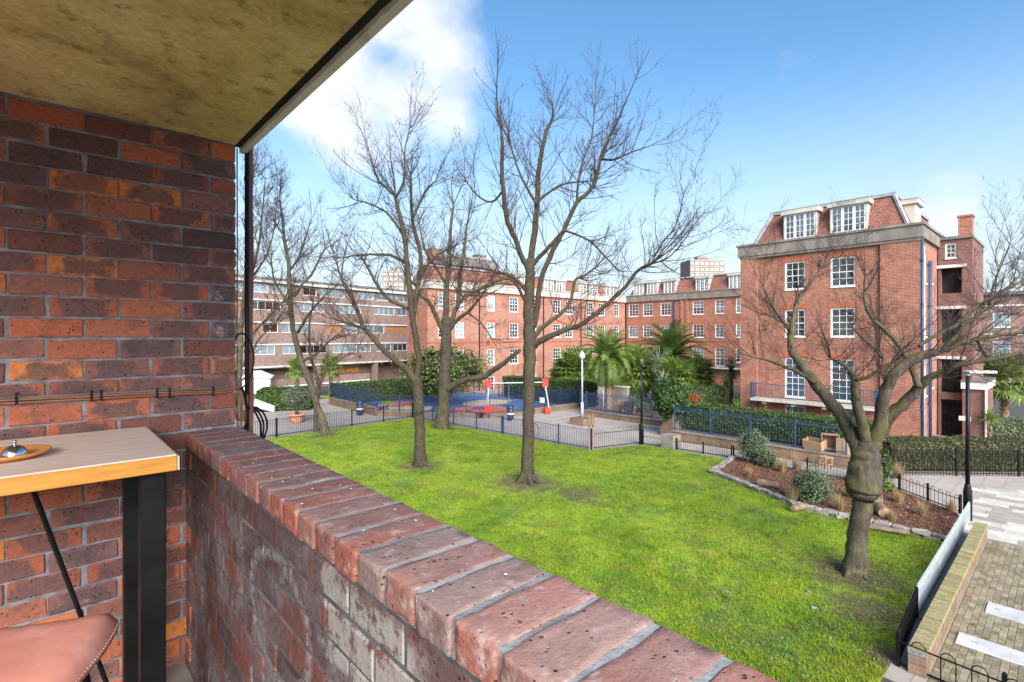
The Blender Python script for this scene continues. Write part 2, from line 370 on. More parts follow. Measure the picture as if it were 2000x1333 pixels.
def bark_material(name, c1, c2, moss, amt=.5, rings=False):
    m, t, b = newmat(name); g = t.n('ShaderNodeNewGeometry'); c = g.outputs['Position']
    mp = t.n('ShaderNodeMapping', i_Vector=c, i_Scale=(1,1,3.2) if rings else (1,1,.35))
    n = t.noise(mp.outputs[0], 9, 6, .7); n2 = t.noise(c, 2.2, 4, .6); n3 = t.noise(c, 26, 4, .7)
    col = t.ramp(n, [(.3, c1), (.62, c2), (.8, tuple(min(1, x*1.5) for x in c2))])
    up = t.math('ADD', t.math('MULTIPLY', t.n('ShaderNodeSeparateXYZ', i_0=g.outputs['Normal']).outputs[2], .16), n2)
    col = t.mix(t.math('MULTIPLY', t.smooth(up, .48, .66), amt), col, moss)
    col = t.mix(t.math('MULTIPLY', t.smooth(t.noise(c, 7, 5, .7), .60, .70), .45), col, (.20,.195,.165))
    t.link(col, b.inputs['Base Color']); b.inputs['Roughness'].default_value = .92; b.inputs['Specular IOR Level'].default_value = .2
    bump(t, b, t.math('ADD', n, t.math('MULTIPLY', n3, .5)), .9, .03); return m
M['bark'] = bark_material('cherry_bark', (.020,.016,.012), (.070,.052,.038), (.075,.075,.02), .45, True)
M['bark2'] = bark_material('mossy_bark', (.022,.018,.014), (.088,.071,.053), (.115,.105,.025), .5)
M['twig'] = noisy('twig_bark', (.034,.023,.019), (.068,.046,.037), 2, .9, 0, kind='World')
M['palmtrunk'] = noisy('fibrous_palm_trunk', (.16,.10,.065), (.28,.19,.13), 9, .95, .8, .03)
M['deadfrond'] = leafmat('dead_fronds', (.30,.20,.12), (.42,.30,.20))
M['palm'] = leafmat('date_palm_leaf', (.07,.13,.025), (.21,.29,.06), .35)
M['fan'] = leafmat('fan_palm_leaf', (.07,.13,.025), (.24,.30,.06), .3)
M['fan_grey'] = leafmat('grey_green_leaf', (.20,.24,.15), (.36,.40,.28), .3)
M['hedge'] = leafmat('box_hedge_leaf', (.03,.065,.015), (.11,.17,.035), .3)
M['hedge_red'] = leafmat('red_young_leaf', (.30,.05,.025), (.40,.10,.04), .3)
M['hedge_b'] = leafmat('beech_hedge_leaf', (.07,.055,.03), (.12,.13,.04), .25)
M['ivy'] = leafmat('ivy_leaf', (.015,.045,.012), (.07,.12,.025), .2, .4)
M['laurel'] = leafmat('laurel_leaf', (.045,.08,.02), (.21,.24,.06), .3, .4)
M['olive'] = leafmat('olive_leaf', (.10,.13,.075), (.22,.25,.16), .25)
M['shrub'] = leafmat('grey_shrub_leaf', (.07,.11,.055), (.19,.24,.13), .25)
M['straw'] = leafmat('straw_grass', (.32,.21,.10), (.46,.34,.18), .3)
M['litter'] = leafmat('fallen_leaves', (.12,.045,.025), (.30,.14,.075), .1)
M['weed'] = leafmat('clover_leaf', (.06,.12,.035), (.15,.22,.075), .2)
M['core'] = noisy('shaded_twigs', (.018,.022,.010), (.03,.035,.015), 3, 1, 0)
def grass_material(name, blade):
    m, t, b = newmat(name); g = t.n('ShaderNodeNewGeometry'); c = g.outputs['Position']
    n = t.noise(c, .55, 5, .6); n2 = t.noise(c, 2.6, 5, .65); n3 = t.noise(c, 9, 4, .7); n4 = t.noise(c, 1.2, 6, .7, .6)
    col = t.ramp(n, [(.32, (.15,.24,.016)), (.5, (.205,.30,.02)), (.68, (.27,.31,.03))])
    col = t.mix(t.math('MULTIPLY', t.smooth(n2, .50, .68), .75), col, (.27,.25,.045))
    col = t.mix(t.math('MULTIPLY', t.smooth(n2, .46, .30), .7), col, (.065,.15,.03))
    col = t.mix(1.0, col, t.ramp(n4, [(.30, .62), (.5, 1.0), (.72, 1.28)]), 'MULTIPLY')
    clover = t.math('MULTIPLY', t.smooth(t.noise(c, .8, 4, .6, .5), .55, .64), t.smooth(n3, .42, .56))
    col = t.mix(t.math('MULTIPLY', clover, .6), col, (.11,.19,.055))
    a_ = t.vmath('DOT_PRODUCT', c, tuple(E1), out=1); b_ = t.vmath('DOT_PRODUCT', c, tuple(E2), out=1)
    mud = None
    for (ma, mb_, mr) in MUD:
        da = t.math('SUBTRACT', a_, ma); db = t.math('SUBTRACT', b_, mb_)
        d = t.math('SQRT', t.math('ADD', t.math('MULTIPLY', da, da), t.math('MULTIPLY', db, db)))
        q = t.math('DIVIDE', d, mr); q = t.math('ADD', q, t.math('MULTIPLY', t.math('SUBTRACT', n2, .5), 2.2))
        k = t.smooth(q, 1.1, .35); mud = k if mud is None else t.math('MAXIMUM', mud, k)
    spk = t.math('MULTIPLY', t.smooth(t.noise(c, 1.3, 6, .75), .56, .68), t.smooth(n3, .44, .56)); mud = t.math('MAXIMUM', mud, t.math('MULTIPLY', spk, .8))
    col = t.mix(t.math('MULTIPLY', mud, .8), col, (.13,.095,.06))
    if blade:
        col = t.mix(1.0, col, t.ramp(g.outputs['Random Per Island'], [(0, .6), (1, 1.4)]), 'MULTIPLY')
        tr = t.n('ShaderNodeBsdfTranslucent', i_Color=col); mx = t.n('ShaderNodeMixShader', i_0=.35)
        t.link(b.outputs[0], mx.inputs[1]); t.link(tr.outputs[0], mx.inputs[2])
        o = [x for x in t.nt.nodes if x.type == 'OUTPUT_MATERIAL'][0]; t.link(mx.outputs[0], o.inputs[0])
    else:
        col = t.mix(1.0, col, t.ramp(n3, [(.3, .6), (.7, 1.1)]), 'MULTIPLY'); bump(t, b, t.noise(c, 30, 4, .7), .8, .04)
    t.link(col, b.inputs['Base Color']); b.inputs['Roughness'].default_value = .8; b.inputs['Specular IOR Level'].default_value = .15; return m
def paving_material(name, c1, c2, joint, bw, bh, ms=.012, rot=ANG, stain=(.2,.17,.14), samt=.4):
    m, t, b = newmat(name); c = t.n('ShaderNodeNewGeometry').outputs['Position']
    mp = t.n('ShaderNodeMapping', i_Vector=c, i_Rotation=(0,0,-rot)); br = t.n('ShaderNodeTexBrick', i_Vector=mp.outputs[0], i_Scale=1.0)
    br.inputs['Brick Width'].default_value = bw; br.inputs['Row Height'].default_value = bh; br.inputs['Mortar Size'].default_value = ms
    br.inputs['Color1'].default_value = (*c1,1); br.inputs['Color2'].default_value = (*c2,1); br.inputs['Mortar'].default_value = (*joint,1)
    n = t.noise(c, .5, 6, .65); n2 = t.noise(c, 6, 5, .7)
    col = t.mix(t.math('MULTIPLY', t.smooth(n, .45, .7), samt), br.outputs[0], stain)
    col = t.mix(1.0, col, t.ramp(n2, [(.25, .82), (.75, 1.15)]), 'MULTIPLY')
    t.link(col, b.inputs['Base Color']); b.inputs['Roughness'].default_value = .85; bump(t, b, n2, .2, .01); return m
M['plaza'] = paving_material('plaza_paving', (.36,.30,.26), (.31,.265,.235), (.22,.19,.17), .9, .6)
M['asphalt'] = noisy('asphalt', (.045,.045,.045), (.07,.068,.066), 3, .9, .3, kind='World')
M['slab_pale'] = noisy('pale_slab', (.38,.35,.31), (.48,.45,.40), 2.5, .8, .15, var=.12, c3=(.38,.34,.29), s3=2)
M['slab_tan'] = noisy('tan_slab', (.25,.215,.18), (.32,.275,.23), 2.5, .8, .15, var=.15)
M['cover'] = noisy('concrete_cover', (.38,.375,.37), (.47,.465,.46), 3, .85, .15, c3=(.30,.29,.27), s3=2)
M['paver'] = noisy('buff_block_paver', (.17,.135,.085), (.26,.21,.14), 8, .9, .3, .005, var=.28, c3=(.12,.125,.04), s3=5)
M['moss_brick'] = noisy('mossy_coping_brick', (.20,.165,.075), (.27,.225,.12), 9, .95, .5, .008, var=.22, c3=(.15,.165,.025), s3=6)
M['stone'] = noisy('rough_edging_stone', (.20,.175,.15), (.33,.30,.265), 5, .95, .9, .03, var=.25, c3=(.12,.12,.06), s3=3)
M['soil'] = noisy('mulch', (.085,.042,.028), (.17,.085,.055), 7, 1, .9, .03, kind='World')
M['log'] = noisy('cut_log', (.13,.09,.06), (.24,.18,.12), 6, .95, .8, .02)
M['terracotta'] = noisy('terracotta', (.42,.17,.10), (.52,.24,.15), 5, .85, .2)
M['playblue'] = noisy('blue_rubber', (.035,.09,.20), (.06,.13,.27), 5, .85, .1)
M['playred'] = noisy('orange_rubber', (.36,.11,.06), (.45,.15,.08), 5, .85, .1)
M['playsand'] = noisy('buff_rubber', (.38,.31,.2), (.45,.37,.25), 5, .85, .1)
M['red'] = noisy('red_paint', (.55,.035,.025), (.65,.05,.035), 4, .4, 0)
M['towerblock'] = noisy('tower_concrete', (.19,.15,.12), (.25,.20,.165), .3, .9, 0)
# ------------------------------------------------------------------ ground, plaza, lawn
def struct(name, mb, mat, **k): return tag(mb.obj(name, mat, **k), kind='structure')
struct('ground', MB().box(-700, 700, -200, 1200, -1.2, -.03), M['asphalt'])
plz = [W(-12,10.2), W(-12,44), W(44,46), W(46,-6), W(29,-6), W(29,1), W(2.2,1), W(2.2,10.2)]
struct('plaza_paving', MB().prism([(p.x,p.y) for p in plz], -.02, 0), M['plaza'])
LAWN = [(2.12,1),(2.12,18.1),(2.42,18.02),(6.03,18.04),(8.1,19.1),(10.0,20.0),(10.5,22.9),(15.0,22.7),(15.9,19.8),(30.4,18.5),(29.6,9),(29,1)]
def edge_dist(a, b, poly=LAWN):
    "signed distance in plan, positive inside (numpy)"
    a = np.asarray(a, float); b = np.asarray(b, float); ins = np.zeros(a.shape, bool); d = np.full(a.shape, 1e9); n = len(poly)
    for i in range(n):
        x0, y0 = poly[i]; x1, y1 = poly[(i+1)%n]
        c = ((y0 > b) != (y1 > b)); ins ^= c & (a < (x1-x0)*(b-y0)/((y1-y0) if y1 != y0 else 1e-9)+x0)
        L = (x1-x0)**2+(y1-y0)**2; t = np.clip(((a-x0)*(x1-x0)+(b-y0)*(y1-y0))/L, 0, 1)
        d = np.minimum(d, np.hypot(a-x0-t*(x1-x0), b-y0-t*(y1-y0)))
    return np.where(ins, d, -d)
def lawn_z(a, b):
    d = np.clip(edge_dist(a, b), 0, 4.5)/4.5
    a = np.asarray(a, float); b = np.asarray(b, float)
    return .02 + .42*d*d*(3-2*d)*np.clip((a-5)/9, 0, 1) + .03*np.sin(a*.9+1)*np.sin(b*.8)*d
def lawn_pt(px, py):
    z = .02
    for _ in range(12):
        p = Gd(px, py, z); a, b = AB(p); z = float(lawn_z(a, b))
    return p
TB = {'T1': lawn_pt(1030,943), 'T2': lawn_pt(822,910), 'T3': lawn_pt(862,838), 'T4': lawn_pt(635,851), 'T4b': lawn_pt(617,843), 'T5': lawn_pt(1667,1122)}
MUD = [(*AB(TB['T1']), 1.5), (*AB(TB['T2']), 1.1), (*AB(TB['T4']), 1.2), (*AB(TB['T5']), 1.3), (*AB(lawn_pt(1690,1190)), .9), (*AB(lawn_pt(1130,965)), .9), (*AB(lawn_pt(1745,1290)), .6)]
M['lawn'] = grass_material('lawn_turf', False); M['blade'] = grass_material('grass_blades', True)
bm = bmesh.new(); bm.faces.new([bm.verts.new((a, b, 0)) for a, b in LAWN][::-1])
for k in range(3, 31):
    bmesh.ops.bisect_plane(bm, geom=bm.verts[:]+bm.edges[:]+bm.faces[:], plane_co=(k,0,0), plane_no=(1,0,0))
for k in range(2, 23):
    bmesh.ops.bisect_plane(bm, geom=bm.verts[:]+bm.edges[:]+bm.faces[:], plane_co=(0,k,0), plane_no=(0,1,0))
for v in bm.verts:
    a, b = v.co.x, v.co.y; v.co = W(a, b, float(lawn_z(a, b)))
bmesh.ops.recalc_face_normals(bm, faces=bm.faces[:])
if sum(f.normal.z for f in bm.faces) < 0: bmesh.ops.reverse_faces(bm, faces=bm.faces[:])
me = bpy.data.meshes.new('lawn'); bm.to_mesh(me); bm.free()
me.polygons.foreach_set('use_smooth', [True]*len(me.polygons))
tag(mk('lawn', me, M['lawn']), kind='structure')
def grass(n):
    Y = rng.uniform(0, 1, n); Y = 7.3 + (37-7.3)*Y**1.9; X = rng.uniform(-.52, .85, n)*Y
    a = X*E1.x+Y*E1.y; b = X*E2.x+Y*E2.y; k = edge_dist(a, b) > .02
    for (ma, mb_, mr) in MUD:
        k &= (np.hypot(a-ma, b-mb_) > mr*rng.uniform(.15, 1.05, n)) | (rng.uniform(0,1,n) < .12)
    X, Y, a, b = X[k], Y[k], a[k], b[k]; z = lawn_z(a, b)-.01; n = len(X)
    tall = np.array([.5+1.6*mnoise.noise((x*.9, y*.9, 0)) for x, y in zip(X[::8], Y[::8])]).repeat(8)[:n] if False else .7+.9*np.sin(X*1.7+np.sin(Y*1.3)*2)*np.sin(Y*1.1+1+np.sin(X*.7)*2)
    h = rng.uniform(.022, .055, n)*(1+.5*np.clip(tall,0,1.4)); wd = rng.uniform(.004,.008,n)*(1+Y/16); an = rng.uniform(0, 6.28, n); ln = rng.uniform(-.8, .8, (n,2))
    c, s = np.cos(an)*wd, np.sin(an)*wd; V = np.empty((n,3,3))
    V[:,0] = np.stack([X-c, Y-s, z],1); V[:,1] = np.stack([X+c, Y+s, z],1); V[:,2] = np.stack([X+ln[:,0]*h, Y+ln[:,1]*h, z+h],1)
    return V.reshape(-1,3)
def lawn_leaves(n):
    Y = 7.5+26*rng.uniform(0,1,n)**1.4; X = rng.uniform(-.5,.85,n)*Y; a = X*E1.x+Y*E1.y; b = X*E2.x+Y*E2.y; k = edge_dist(a,b) > .1
    near_ = np.zeros(n); 
    for (ma, mb_, mr) in MUD: near_ = np.maximum(near_, np.exp(-(np.hypot(a-ma,b-mb_)/(mr*1.3))**2))
    k &= rng.uniform(0,1,n) < .08+near_; X, Y, a, b = X[k], Y[k], a[k], b[k]; Pt = np.column_stack([X,Y,lawn_z(a,b)+.03]); N = np.tile([0,0,1.],(len(X),1)); d = N+rng.normal(0,.5,(len(X),3))
    u = np.cross(d, rng.normal(0,1,(len(X),3))); u /= np.linalg.norm(u,axis=1)[:,None]; v = np.cross(d,u); v /= np.linalg.norm(v,axis=1)[:,None]; s = rng.uniform(.012,.03,len(X))[:,None]
    return np.stack([Pt-u*s, Pt+v*s*.45, Pt+u*s, Pt-v*s*.45],1).reshape(-1,3)
def weeds(n):
    cx_ = rng.uniform(0,1,240); cY = 7.6+20*cx_**1.3; cX = rng.uniform(-.45,.8,240)*cY; cr = rng.uniform(.15,.6,240); k = rng.integers(0,240,n)
    X = cX[k]+rng.normal(0,1,n)*cr[k]; Y = cY[k]+rng.normal(0,1,n)*cr[k]; a = X*E1.x+Y*E1.y; b = X*E2.x+Y*E2.y; q = edge_dist(a,b) > .15; X,Y,a,b = X[q],Y[q],a[q],b[q]; n = len(X)
    Pt = np.column_stack([X,Y,lawn_z(a,b)+rng.uniform(.03,.06,n)]); d = np.tile([0,0,1.],(n,1))+rng.normal(0,.35,(n,3)); u = np.cross(d, rng.normal(0,1,(n,3))); u /= np.linalg.norm(u,axis=1)[:,None]; v = np.cross(d,u); v /= np.linalg.norm(v,axis=1)[:,None]; s = rng.uniform(.012,.026,n)[:,None]
    return np.stack([Pt-u*s, Pt+v*s*.8, Pt+u*s, Pt-v*s*.8],1).reshape(-1,3)
tag(quads('lawn_weeds', weeds(30000), M['weed']), 'dull green clover and weeds growing in patches in the lawn', 'weeds', kind='stuff')
tag(quads('lawn_litter', lawn_leaves(16000), M['litter']), 'scattered brown fallen leaves on the lawn under the trees', 'leaf litter', kind='stuff')
tag(quads('grass', grass(420000), M['blade'], n=3), 'short bright green grass covering the lawn', 'grass', kind='stuff')

# ------------------------------------------------------------------ balcony: ceiling, floor, end wall, parapet
HZ = CAMZ + .96                      # soffit
def abox(mb, a0, a1, b0, b1, z0, z1): return mb.box(b0, b1, a0, a1, z0, z1)
def abthing(name, label, cat, a=0, b=0, z=0, group=None): return thing(name, label, cat, W(a,b,z), ANG, group)
slab = MB(); abox(slab, -.35, 2.905, -1.5, .700, HZ, HZ+.22)
o = slab.obj('balcony_ceiling', M['ceiling'], rz=ANG); tag(o, kind='structure')
m = MB(); abox(m, -.35, 2.903, .700, .738, HZ+.012, HZ+.22); m.obj('drip_groove', M['dark'], o)
# lip with a ragged inner edge
m = MB(); nseg = 90; vs = []; fs = []
for i in range(nseg+1):
    a = -.35+3.265*i/nseg; j = .0035*mnoise.noise((a*14, 3, 0))+.003*mnoise.noise((a*47, 1, 0))
    vs += [(.738+j, a, HZ-.010), (.766, a, HZ-.012), (.768, a, HZ+.22), (.738+j, a, HZ+.22)]
for i in range(nseg):
    for q in range(4): fs.append((i*4+q, i*4+(q+1)%4, (i+1)*4+(q+1)%4, (i+1)*4+q))
fs.append((3,2,1,0)); fs.append(tuple(nseg*4+q for q in range(4))); m.add(vs, fs); m.obj('slab_lip', M['lip'], o)
struct('balcony_floor', abox(MB(), -1.6, 3.0, -1.5, .70, 3.85, 4.06), M['concrete'], rz=ANG)

def brick_meshes(name, l, w_, h, mat, k, cuts=0, jit=.0016, bev=.005):
    out_ = []
    for i in range(k):
        bm = bmesh.new(); bmesh.ops.create_cube(bm, size=1)
        bmesh.ops.scale(bm, vec=(l, w_, h), verts=bm.verts)
        if cuts: bmesh.ops.subdivide_edges(bm, edges=bm.edges[:], cuts=cuts, use_grid_fill=True)
        else: bmesh.ops.bevel(bm, geom=bm.edges[:], offset=bev, segments=1, affect='EDGES')
        for v in bm.verts:
            q = v.co*1.0
            if cuts:      # rounded, chipped arrises
                for ax, d in enumerate((l, w_, h)):     # a narrow ring of faces along each arris keeps the faces flat
                    t_ = abs(q[ax])/(d/2); st = 1-2/(cuts+1); v.co[ax] = math.copysign((t_/st*(1-.010/d) if t_ <= st+1e-4 else 1)*d/2, q[ax])
                q = v.co.copy(); ex = [1.0 if abs(c) > d/2-1e-5 else 0 for c, d in zip(q, (l, w_, h))]
                ne = sum(1 for e in ex if e > .5)
                if ne >= 2:
                    ch = .25+1.2*abs(mnoise.noise(q*22+Vector((i*9.1,0,0))))+ (.9 if mnoise.noise(q*45+Vector((i*3.7,5,0))) > .25 else 0)
                    for ax in range(3):
                        if ex[ax] > .5: v.co[ax] -= math.copysign(.0028*ch, q[ax])
                v.co += Vector([mnoise.noise(q*18+Vector((i*5+ax*31,0,0)))*.0022 for ax in range(3)])
            else: v.co += Vector([random.uniform(-jit, jit) for _ in range(3)])
        me = bpy.data.meshes.new(name); bm.to_mesh(me); bm.free(); me.materials.append(mat)
        if cuts: me.polygons.foreach_set('use_smooth', [True]*len(me.polygons))
        out_.append(me)
    return out_
BP, CH = .235, .0877                 # brick pitch and course height of the old wall
wall = abthing('brick_wall', 'dark red old brick end wall of the balcony beside the bar table', 'wall')
m = MB(); abox(m, 2.835, 3.05, -1.5, .694, 4.0, HZ); m.obj('mortar', M['mortar'], wall)
bs = brick_meshes('brick', .2265, .10, .0785, M['brick'], 8, bev=.0045, jit=.0024)
bh = brick_meshes('half_brick', .109, .10, .0785, M['brick'], 4, bev=.0045, jit=.0024)
row = 0; z = HZ-.006-CH/2
while z > 4.05:
    x = .70
    first = True
    while x > -1.1:
        half = first and row % 2 == 0
        L = BP/2 if half else BP
        j = random.uniform(-.004, .004)
        ob = mk('brick', random.choice(bh if half else bs), None, wall, (x-L/2+.005+(0 if first else j), 2.83+.05+random.uniform(-.003,.002), z+random.uniform(-.0022,.0022)))
        ob.rotation_euler = (random.uniform(-.012,.012), random.uniform(-.014,.014), (math.pi if random.random() < .5 else 0)+random.uniform(-.008,.008))
        x -= L; first = False
    z -= CH; row += 1

PT = CAMZ-.45                        # top of the parapet
par = abthing('parapet_wall', 'brick balcony parapet with worn red coping bricks and chalky inner face', 'wall')
m = MB(); abox(m, -.9, 2.829, .488, .706, 4.0, PT-.012); m.obj('mortar', M['mortar_d'], par)
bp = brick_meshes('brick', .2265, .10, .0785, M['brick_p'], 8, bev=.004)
z = PT-.078-CH/2; row = 0
while z > 4.05:
    y = 2.825-(0 if row % 2 else BP/2)
    while y > -.55:
        ob = mk('brick', random.choice(bp), None, par, (.484+.05+random.uniform(-.002,.002), y-BP/2, z+random.uniform(-.0015,.0015)))
        ob.rotation_euler = (0, 0, math.pi/2+(math.pi if random.random()<.5 else 0)+random.uniform(-.005,.005)); y -= BP
    if row % 2 == 0:
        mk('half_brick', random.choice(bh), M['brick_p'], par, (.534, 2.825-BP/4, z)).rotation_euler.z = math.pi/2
    z -= CH; row += 1
cp = brick_meshes('coping_brick', .236, .1025, .068, M['coping'], 7, cuts=9)
y = 2.822; i = 0
while y > -.5:
    ob = mk('coping_brick', cp[i % 7], None, par, (.597+random.uniform(-.003,.003), y-.0515, PT-.036+random.uniform(-.0008,.0012)))
    ob.rotation_euler = (random.uniform(-.004,.004), random.uniform(-.002,.002), (math.pi if random.random()<.5 else 0)+random.uniform(-.012,.012)); y -= .1135; i += 1
m = MB(); abox(m, -.55, 2.826, .487, .7095, PT-.073, PT-.0038); m.obj('coping_joint', M['mortar_l'], par)
# lichen and droppings as small raised spots on the coping
m = MB()
for _ in range(22):
    a = random.uniform(.1, 2.7); b = random.uniform(.495, .70); r = random.uniform(.0015, .005)
    M_ = [(b+r*math.cos(t)*random.uniform(.6,1.2), a+r*math.sin(t)*random.uniform(.6,1.2), PT+.0012) for t in [k*1.047 for k in range(6)]]
    m.add(M_+[(b, a, PT+.0028)], [(k, (k+1)%6, 6) for k in range(6)])
sp_ = m.obj('bird_lime', M['white'], par); tag(sp_, kind='stuff')

# ------------------------------------------------------------------ cables and pipes at the wall corner
def cable(name, label, pts, r, mat, n=8, cat='cable', group=None):
    # smooth the control points
    q = [Vector(p) for p in pts]; outp = []
    for i in range(len(q)-1):
        p0, p1, p2, p3 = q[max(i-1,0)], q[i], q[i+1], q[min(i+2,len(q)-1)]
        for s in range(6):
            t = s/6; outp.append(.5*((2*p1)+(p2-p0)*t+(2*p0-5*p1+4*p2-p3)*t*t+(3*p1-p0-3*p2+p3)*t**3))
    outp.append(q[-1]); o = MB().tube(outp, r, n).obj(name, mat, smooth=True); return tag(o, label, cat, group)
def onwall(px, py, off=.012):
    d = (px-1000)/1000; Y = (2.83-off)/(E1.x*d+E1.y); return Vector((d*Y, Y, CAMZ+(657-py)/1000*Y))
def atb(px, py, a):
    d = (px-1000)/1000; Y = a/(E1.x*d+E1.y); return Vector((d*Y, Y, CAMZ+(657-py)/1000*Y))
cable('wall_cable', 'black cable clipped along the brick wall, topmost of the run', [onwall(-260,779),onwall(-120,780),onwall(0,778),onwall(60,776),onwall(120,773),onwall(200,769),onwall(300,764),onwall(400,760),atb(440,757,2.83),atb(466,748,2.84),atb(478,738,2.87)], .0045, M['cablegrey'])
cable('wall_cable', 'brown cable clipped along the brick wall under the black one', [onwall(-260,787),onwall(-120,787),onwall(0,783),onwall(80,779),onwall(160,775.5),onwall(260,770),onwall(360,766),onwall(420,764),atb(450,760,2.83),atb(470,752,2.85)], .005, M['copper'])
cable('wall_cable', 'lowest brown cable of the run clipped along the brick wall', [onwall(-260,794),onwall(-120,793),onwall(0,789),onwall(80,785),onwall(160,780.5),onwall(260,775),onwall(360,770),onwall(420,768),atb(450,765,2.83),atb(470,758,2.86)], .005, M['copper'])
for k, px in enumerate((32, 178, 197, 306, 330, 415)):
    p = onwall(px, 779-px*.036, .004); u = E2
    tag(MB().tube([p+Vector((0,0,.020)), p+Vector((0,0,.020))-E1*.016, p-Vector((0,0,.022))-E1*.016, p-Vector((0,0,.022))], .0035, 6).obj('cable_clip', M['black']),
        'small black clip holding the cables, number %s along the wall from the table' % ('one two three four five six'.split()[k]), 'clip', 'clips on the wall cables')
pa = 2.90
pipe = thing('drain_pipe', 'black vertical pipe strapped beside brown cables at the wall corner', 'pipe', atb(482,657,pa)*Vector((1,1,0)))
MB().tube([(0,0,4.3),(0,0,HZ+.2)], .0105, 10).obj('pipe_shaft', M['black'], pipe, True)
for zz in (5.30, 5.52, 5.74, 5.96, 6.20, 6.42):
    MB().tube([(0,0,zz-.008),(0,0,zz+.008)], .0135, 10).obj('strap', M['black'], pipe)
for k,(px,lab) in enumerate(((488,'brown vertical cable touching the black pipe'),(492,'brown vertical cable, outermost of the bundle at the corner'))):
    cable('riser_cable', lab, [atb(px,980,pa+.01),atb(px-1+k,840,pa+.01),atb(px+1,760,pa+.01),atb(px-1,640,pa+.01),atb(px+k,500,pa+.01),atb(px-1,400,pa+.01),atb(px,270,pa+.01)], .0095-.002*k, M['brownpipe'])
cable('riser_cable', 'thin pale stained cable running down the brick corner', [atb(463,870,2.87),atb(463,700,2.87),atb(463.5,500,2.87),atb(463,290,2.87)], .0035, M['cablegrey'])
cable('cable_loop', 'black cable loop arching over the vertical pipe', [atb(458,672,2.84),atb(462,656,2.85),atb(474,652,2.86),atb(487,664,2.87),atb(495,690,2.87),atb(495,712,2.87),atb(488,738,2.87),atb(474,757,2.86),atb(455,764,2.84)], .004, M['black'])
for k, (dx, lab) in enumerate(((0, 'outer'), (-7, 'middle'), (-13, 'inner'))):
    cable('hanging_cable', '%s black cable drooping outside the parapet end' % lab, [atb(484,800-k*3,2.9),atb(500+dx*.4,796+k*3,2.92),atb(515+dx,808+k*2,2.94),atb(522+dx,830,2.95),atb(516+dx*.5,856,2.95),atb(510,875,2.95)], .005, M['black'])
for k in range(4):
    cable('cable_coil', '%s copper brown cable curl at the foot of the pipe' % ('leftmost second third rightmost'.split()[k]), [atb(470,760,2.87),atb(463+k*4,778,2.86),atb(459+k*5,800,2.86),atb(464+k*4,822,2.87),atb(478,800+k*6,2.88),atb(484,770+k*5,2.89)], .0032, M['copper'])
cable('cable_tail', 'black cable dropping from the clipped run to the parapet', [atb(472,756,2.86),atb(478,775,2.87),atb(482,800,2.88),atb(480,826,2.88),atb(474,842,2.87)], .006, M['black'])

# ------------------------------------------------------------------ bar table, stool, dish
TT = CAMZ-.405
tab = abthing('bar_table', 'wooden topped bar table on black box-section legs against the brick wall', 'table', 2.07, .33, 4.06)
th = TT-4.06; Lt = 1.5
m = MB()
m.box(-Lt, 0, .004, .735, th-.05, th)
m.obj('table_top', M['wood_top'], tab, bevel=.003)
MB().box(-Lt, -.001, -.008, .0035, th-.053, th-.004).obj('front_edge', M['wood_edge'], tab, bevel=.002)
MB().box(.0005, .006, -.007, .735, th-.0525, th-.005).obj('end_edge', M['wood_top'], tab, bevel=.001)
for x0 in (-.095, -1.40):
    for y0 in (.06, .56): MB().box(x0, x0+.072, y0, y0+.072, 0, th-.06).obj('leg', M['black'], tab, bevel=.004)
    MB().box(x0+.002, x0+.070, .134, .558, .0, .05).obj('foot_rail', M['black'], tab)
    MB().box(x0+.002, x0+.070, .04, .66, th-.059, th-.0535).obj('leg_plate', M['black'], tab)
MB().box(-1.312, -.128, .585, .61, .02, .045).obj('stretcher', M['black'], tab)
for s, x0, x1 in ((1, -.40, -.13), (-1, -.56, -.95)):
    MB().bar((x0, .56, th-.054), (x1, .575, .05), .0085, 8).obj('brace_rod', M['black'], tab)
st = thing('bar_stool', 'tan leather bar stool with white edge stitching below the table', 'stool', W(1.70,-.125,4.06), ANG+R(-26))
sh = .785; sw = .232
def seat_z(x, y): return .022*(x/sw)**2 - .03*max(0, -y/sw)**2
m = MB(); N_ = 18; vs = []; fs = []
for side in (0, 1):
    for i in range(N_+1):
        for j in range(N_+1):
            u = 2*i/N_-1; v = 2*j/N_-1
            x = u*math.sqrt(1-.22*v*v)*sw; y = v*math.sqrt(1-.22*u*u)*sw
            e = max(abs(u), abs(v)); rim = (1-e**6)
            vs.append((x, y, sh-.055+seat_z(x,y)*.9+(.055*rim**.6 if side == 0 else -.012)))
off = (N_+1)**2
for i in range(N_):
    for j in range(N_):
        a0 = i*(N_+1)+j; b0 = a0+N_+1
        fs.append((a0, b0, b0+1, a0+1)); fs.append((off+a0+1, off+b0+1, off+b0, off+a0))
ring = [i*(N_+1) for i in range(N_+1)]+[N_*(N_+1)+j for j in range(1,N_+1)]+[i*(N_+1)+N_ for i in range(N_-1,-1,-1)]+[j for j in range(N_-1,0,-1)]
for k in range(len(ring)):
    p, q = ring[k], ring[(k+1)%len(ring)]; fs.append((q, p, off+p, off+q))
m.add(vs, fs); seat = m.obj('seat', M['leather'], st, True)
m = MB()
for k in range(0, 72*2):
    t = k/144*len(ring); i0 = int(t); f_ = t-i0
    p = Vector(vs[ring[i0 % len(ring)]]).lerp(Vector(vs[ring[(i0+1)%len(ring)]]), f_)
    c = Vector((0,0,p.z)); d = (p-c).normalized(); tg = Vector((-d.y, d.x, 0))
    p = p+Vector((0,0,.002))-d*.002; m.bar(p-tg*.0028+d*.002, p+tg*.0028-d*.003, .0008, 4)
tag(m.obj('stitching', M['stitch'], seat), kind='stuff')
